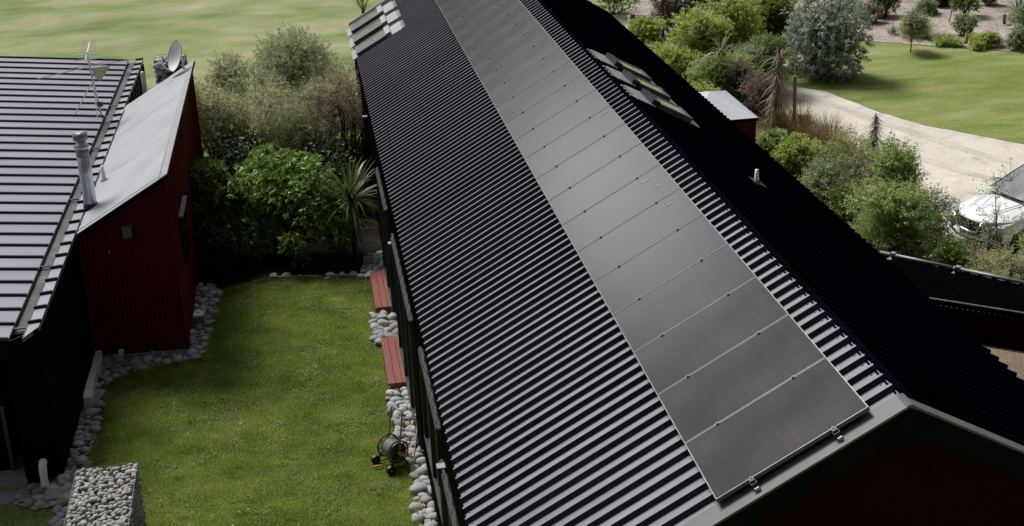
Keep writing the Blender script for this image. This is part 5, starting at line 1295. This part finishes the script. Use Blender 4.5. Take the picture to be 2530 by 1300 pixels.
MB().tube([(0, 0, 0), (.02, 0, .4), (.0, .02, .8)], [.022, .017, .010], 7).build('trunk', MT['bark'], yt)
sk = MB().tube([(18.11, 37.22, 0), (18.2, 37.22, .62)], .02, 5).build('stake', MT['timber'], None); tag(sk, 'thin bare stake leaning in the mulch', 'stake')

# ---------------------------------------------------------------- lawn blades and mulch chips
def grass_field(name, poly, n, hmin, hmax, wmin, wmax, mat, seed, avoid=(), patch=0.0, z0=.004):
    r_ = np.random.default_rng(seed)
    xs = [p[0] for p in poly]; ys = [p[1] for p in poly]
    P = np.stack([r_.uniform(min(xs), max(xs), n * 2), r_.uniform(min(ys), max(ys), n * 2)], 1)
    def ins(P, poly):
        c = np.zeros(len(P), bool); j = len(poly) - 1
        for i in range(len(poly)):
            xi, yi = poly[i]; xj, yj = poly[j]
            if yi != yj:
                k = ((yi > P[:, 1]) != (yj > P[:, 1])) & (P[:, 0] < (xj - xi) * (P[:, 1] - yi) / (yj - yi) + xi)
                c ^= k
            j = i
        return c
    keep = ins(P, poly)
    for a in avoid: keep &= ~ins(P, a)
    P = P[keep][:n]; n = len(P)
    az = r_.uniform(0, 2 * PI, n); po = np.abs(r_.normal(0, .55, n))
    nzv = np.array([noise.noise(Vector((p[0] * 1.6, p[1] * 1.6, seed))) for p in P])
    hh = r_.uniform(hmin, hmax, n) * (1 + .55 * nzv)
    D = np.stack([np.cos(az) * np.sin(po), np.sin(az) * np.sin(po), np.cos(po)], 1)
    S_ = np.stack([-np.sin(az), np.cos(az), np.zeros(n)], 1) * (r_.uniform(wmin, wmax, n)[:, None] / 2)
    B = np.concatenate([P, np.full((n, 1), z0)], 1)
    T = B + D * hh[:, None]
    V = np.stack([B - S_, B + S_, T], 1).reshape(-1, 3)
    Q = np.arange(n * 3).reshape(-1, 3)
    o = np_mesh(name, V, Q, mat); tag(o, kind='stuff')
    return o
LAWN = [(-8.84, 6.3), (-3.62, 6.3), (-3.66, 12.2), (-3.72, 18.0), (-4.2, 18.0), (-5.9, 18.35), (-6.85, 17.7), (-6.9, 16.6), (-6.95, 15.4), (-7.05, 14.5), (-7.7, 14.35), (-8.4, 14.15), (-8.75, 13.7)]
grass_field('lawn_grass', LAWN, 150000, .022, .055, .006, .012, LF['grass'], 31)
grass_field('lawn_grass', [(-11.5, 8.6), (-8.5, 8.6), (-8.6, 9.6), (-9.3, 9.45), (-9.7, 9.7), (-11.5, 9.75)], 9000, .022, .055, .006, .012, LF['grass'], 32)

def ragged_edge(name, pts, n, seed, mat, sd=.05):
    """grass creeping over the stones along an open line"""
    r_ = np.random.default_rng(seed); P = []
    seg = [(np.array(a), np.array(b)) for a, b in zip(pts[:-1], pts[1:])]
    Ls = np.array([np.linalg.norm(b - a) for a, b in seg]); pick = r_.choice(len(seg), n, p=Ls / Ls.sum())
    for k in pick:
        a, b = seg[k]; t = r_.random(); p = a + (b - a) * t
        cl_ = max(0, noise.noise(Vector((p[0] * 3, p[1] * 3, seed))) + .35)
        P.append(p + r_.normal(size=2) * sd * (.4 + 1.6 * cl_))
    P = np.array(P); az = r_.uniform(0, 2 * PI, n); po = np.abs(r_.normal(.35, .45, n)); hh = r_.uniform(.04, .11, n)
    D = np.stack([np.cos(az) * np.sin(po), np.sin(az) * np.sin(po), np.cos(po)], 1)
    S_ = np.stack([-np.sin(az), np.cos(az), np.zeros(n)], 1) * (r_.uniform(.006, .013, n)[:, None] / 2)
    B = np.concatenate([P, np.full((n, 1), .01)], 1)
    V = np.stack([B - S_, B + S_, B + D * hh[:, None]], 1).reshape(-1, 3)
    o = np_mesh(name, V, np.arange(n * 3).reshape(-1, 3), mat); tag(o, kind='stuff')
ragged_edge('edge_grass', LAWN[1:6], 5000, 41, LF['grass'])
ragged_edge('edge_grass', LAWN[5:], 6000, 42, LF['grass'])
# clover and weed leaves in the turf, dry leaves among the stones
def scatter_leaves(name, poly, n, seed, mat, l0, l1, z, clump=True):
    r_ = random.Random(seed); P = []
    xs = [p[0] for p in poly]; ys = [p[1] for p in poly]
    while len(P) < n:
        x, y = r_.uniform(min(xs), max(xs)), r_.uniform(min(ys), max(ys))
        if not inside((x, y), poly): continue
        if clump and noise.noise(Vector((x * 1.3, y * 1.3, seed))) + .5 * noise.noise(Vector((x * 4, y * 4, seed))) < .22: continue
        P.append((x, y, z + r_.uniform(0, .02)))
    P = np.array(P); g_ = np.random.default_rng(seed); az = g_.uniform(0, 2 * PI, n); ti = g_.uniform(-.2, .7, n)
    A = np.stack([np.cos(az) * np.cos(ti), np.sin(az) * np.cos(ti), np.sin(ti)], 1)
    Nn = unit(np.cross(np.cross(A, np.array([0, 0, 1.0]) + g_.normal(size=A.shape) * .2), A))
    L_ = g_.uniform(l0, l1, n); V, Q = leaf_quads(P, A, Nn, L_, L_ * .7)
    o = np_mesh(name, V, Q, mat); tag(o, kind='stuff')
scatter_leaves('clover_leaves', LAWN, 9000, 51, LF['clover'], .018, .032, .028)
scatter_leaves('fallen_leaves', LAWN, 120, 52, LF['dry'], .03, .06, .04, False)
scatter_leaves('fallen_leaves', BED_LEFT, 90, 53, LF['dry'], .03, .06, .11, False)
scatter_leaves('fallen_leaves', BED_RIGHT, 60, 54, LF['dry'], .03, .06, .12, False)
# ---------------------------------------------------------------- white car on the drive
MT['car'] = mat_surface('white_car_paint', (0.74, 0.75, 0.76), (0.80, 0.80, 0.80), scale=1.5, rough=0.25, spec=0.5, coat=0.6)
MT['car_glass'] = mat_surface('car_glass', (0.13, 0.14, 0.155), (0.26, 0.27, 0.29), scale=1.6, rough=0.08, spec=0.8)
MT['chrome'] = mat_surface('chrome', (0.75, 0.75, 0.76), (0.82, 0.82, 0.83), scale=8, rough=0.15, metal=0.95)
MT['lens'] = mat_surface('headlamp_lens', (0.30, 0.31, 0.34), (0.48, 0.49, 0.52), scale=10, rough=0.12, spec=0.7, coat=0.5)
MT['rubber'] = mat_surface('tyre_rubber', (0.012, 0.012, 0.012), (0.022, 0.022, 0.022), scale=20, rough=0.8)
HD = math.radians(194)
dv = Vector((math.cos(HD), math.sin(HD), 0))
fc = Vector((8.93, 16.25, 0)) - dv * 2.2
car = empty('parked_car', fc, HD, 'white car parked on the gravel drive, cut by the right frame edge', 'car')
st_ = [(2.22, .50, .34, .60, .64), (2.17, .66, .24, .66, .70), (2.02, .79, .20, .74, .79), (1.75, .87, .19, .81, .87), (1.35, .895, .19, .88, .95), (.95, .90, .19, .95, 1.01), (.1, .905, .19, .97, 1.02), (-1.0, .905, .19, .99, 1.03), (-1.6, .89, .20, 1.0, 1.06), (-2.0, .83, .24, .97, 1.03), (-2.2, .68, .34, .88, .94)]
V, F = [], []
for X, w_, zb, zs, zt in st_:
    half = [(.0, zb), (.75 * w_, zb), (.96 * w_, zb + .08), (w_, zb + .22), (w_, zs - .16), (.96 * w_, zs - .05), (.86 * w_, zs + .005), (.55 * w_, zt - .012), (.25 * w_, zt), (0, zt)]
    row = [(X - .16 * (y / max(w_, .1)) ** 2 * (1 if X > 1.2 else 0), y, z) for y, z in half] + [(X - .16 * (y / max(w_, .1)) ** 2 * (1 if X > 1.2 else 0), -y, z) for y, z in half[-2:0:-1]]
    V += row
n_ = len(row)
for i in range(len(st_) - 1):
    for k in range(n_):
        k2 = (k + 1) % n_
        F.append((i * n_ + k, (i + 1) * n_ + k, (i + 1) * n_ + k2, i * n_ + k2))
F.append(tuple(range(n_))); F.append(tuple((len(st_) - 1) * n_ + k for k in range(n_ - 1, -1, -1)))
mb = MB(); mb.add(V, F); bd = mb.build('body', MT['car'], car, smooth=True)
sb = bd.modifiers.new('smooth', 'SUBSURF'); sb.levels = 2; sb.render_levels = 2
# bonnet creases
for sy in (-1, 1):
    MB().tube([(2.02, sy * .30, .80), (1.6, sy * .42, .915), (1.15, sy * .50, .985)], [.004, .012, .012], 6).build('bonnet_crease', MT['car'], car, smooth=True)
# cabin
def ring(X, w_, z, n=7, bow=.0): return [(X + bow * (1 - (2 * i / (n - 1) - 1) ** 2), w_ * (1 - 2 * i / (n - 1)), z + .02 * (1 - (2 * i / (n - 1) - 1) ** 2)) for i in range(n)]
b0, r0 = ring(1.02, .74, .99, bow=.16), ring(.18, .56, 1.47, bow=.10)
V = b0 + r0; MB().add(V, [(i, i + 7, i + 8, i + 1) for i in range(6)]).build('windscreen', MT['car_glass'], car, smooth=True)
b1, r1 = ring(-1.72, .70, 1.06, bow=-.1), ring(-1.05, .55, 1.47, bow=-.05)
MB().add(b1 + r1, [(i, i + 1, i + 8, i + 7) for i in range(6)]).build('rear_window', MT['car_glass'], car, smooth=True)
for sy in (-1, 1):
    sg = MB(); sg.quad((1.0, sy * .75, 1.0), (-1.70, sy * .71, 1.06), (-1.03, sy * .56, 1.46), (.18, sy * .57, 1.46)); sg.build('side_window', MT['car_glass'], car)
    MB().tube([(1.04, sy * .755, .985), (.55, sy * .665, 1.28), (.16, sy * .58, 1.475)], .022, 6).tube([(.16, sy * .58, 1.475), (-.5, sy * .585, 1.50), (-1.05, sy * .565, 1.475)], .022, 6).tube([(-1.05, sy * .565, 1.475), (-1.74, sy * .715, 1.06)], .03, 6).tube([(-.35, sy * .735, 1.03), (-.42, sy * .58, 1.48)], .025, 6).build('pillar', MT['car'], car, smooth=True)
    m_ = MB().box((.72, sy * .93, 1.06), (.10, .20, .14)).build('mirror', MT['car'], car, bevel=.025)
V = ring(.20, .575, 1.475, bow=.10) + ring(-.4, .58, 1.50) + ring(-1.07, .56, 1.475, bow=-.05)
MB().add(V, [(j * 7 + i, j * 7 + 7 + i, j * 7 + 8 + i, j * 7 + i + 1) for j in range(2) for i in range(6)]).build('roof_panel', MT['car'], car, smooth=True)
MB().tube([(1.10, .05, 1.0), (1.0, .62, 1.03)], .010, 5).build('wiper', MT['black_pl'], car)
MB().tube([(1.13, -.60, .995), (1.04, -.05, 1.03)], .010, 5).build('wiper', MT['black_pl'], car)
MB().hexa([(1.20, -.70, .965), (1.24, .0, .99), (1.20, .70, .965), (1.02, .74, .985), (1.20, -.70, .975), (1.26, .0, 1.005), (1.20, .70, .975), (1.04, .74, .995)]).build('cowl_strip', MT['black_pl'], car)
# face: grille, chrome vee, badge, lamps, plate, lower trim
g_ = MB(); g_.hexa([(2.14, -.42, .44), (2.14, .42, .44), (2.20, .34, .66), (2.20, -.34, .66), (2.235, -.36, .44), (2.235, .36, .44), (2.225, .42, .68), (2.225, -.42, .68)])
gr_ = g_.build('grille', MT['black_pl'], car)
MB().tube([(2.22, .44, .70), (2.245, .30, .47), (2.255, .12, .435), (2.255, -.12, .435), (2.245, -.30, .47), (2.22, -.44, .70)], .020, 8).build('chrome_surround', MT['chrome'], gr_, smooth=True)
bg_ = MB(); bg_.torus((2.25, 0, .585), (1, 0, .1), .062, .011, 24, 8); bg_.box((2.252, 0, .585), (.02, .17, .026)); bg_.build('badge', MT['chrome'], gr_)
for sy in (-1, 1):
    MB().hexa([(2.12, sy * .50, .60), (1.90, sy * .80, .66), (1.72, sy * .86, .76), (2.08, sy * .50, .70), (2.19, sy * .49, .61), (1.99, sy * .81, .665), (1.74, sy * .895, .775), (2.14, sy * .49, .715)]).build('headlight', MT['lens'], car)
    MB().hexa([(2.05, sy * .56, .34), (1.95, sy * .78, .34), (1.95, sy * .78, .46), (2.07, sy * .56, .44), (2.165, sy * .56, .34), (2.04, sy * .80, .34), (2.04, sy * .80, .47), (2.165, sy * .56, .44)]).build('fog_light', MT['black_pl'], car)
MB().tube([(1.72, .88, .24), (2.02, .76, .24), (2.19, .40, .25), (2.215, 0, .25), (2.19, -.40, .25), (2.02, -.76, .24), (1.72, -.88, .24)], .026, 6).build('lower_trim', MT['grey_pl'], car)
np_ = MB().box((2.245, 0, .355), (.014, .40, .125)).build('number_plate', MT['white_pl'], car)
cu = bpy.data.curves.new('plate_text', 'FONT'); cu.body = 'LNKZ8'; cu.size = .125; cu.align_x = 'CENTER'; cu.align_y = 'CENTER'; cu.extrude = .001
tmp_ = bpy.data.objects.new('plate_text_curve', cu); col.objects.link(tmp_); bpy.context.view_layer.update()
me_ = bpy.data.meshes.new_from_object(tmp_.evaluated_get(bpy.context.evaluated_depsgraph_get())); bpy.data.objects.remove(tmp_)
me_.materials.clear(); tx = link('plate_text', me_, MT['black_pl'], np_)
tx.matrix_local = Matrix(((0, 0, 1, 2.2535), (1, 0, 0, 0), (0, 1, 0, .355), (0, 0, 0, 1)))
for X in (1.38, -1.30):
    for sy in (-1, 1):
        w_ = empty('wheel', (X, sy * .80, .32)); w_.parent = car
        t_ = MB(); t_.torus((0, 0, 0), (0, 1, 0), .245, .085, 32, 10); t_.build('tyre', MT['rubber'], w_, smooth=True)
        r_ = MB(); r_.tube([(0, -.07, 0), (0, .07, 0)], .06, 16)
        for k in range(5):
            a = 2 * PI * k / 5; r_.tube([(0, sy * .06, 0), (.2 * math.cos(a), sy * .07, .2 * math.sin(a))], [.03, .022], 6)
        r_.torus((0, sy * .06, 0), (0, 1, 0), .19, .018, 28, 6); r_.build('rim', MT['alu'], w_)
    MB().box((X, 0, .33), (.74, 1.74, .40)).build('wheel_arch', MT['black_pl'], car, bevel=.12)
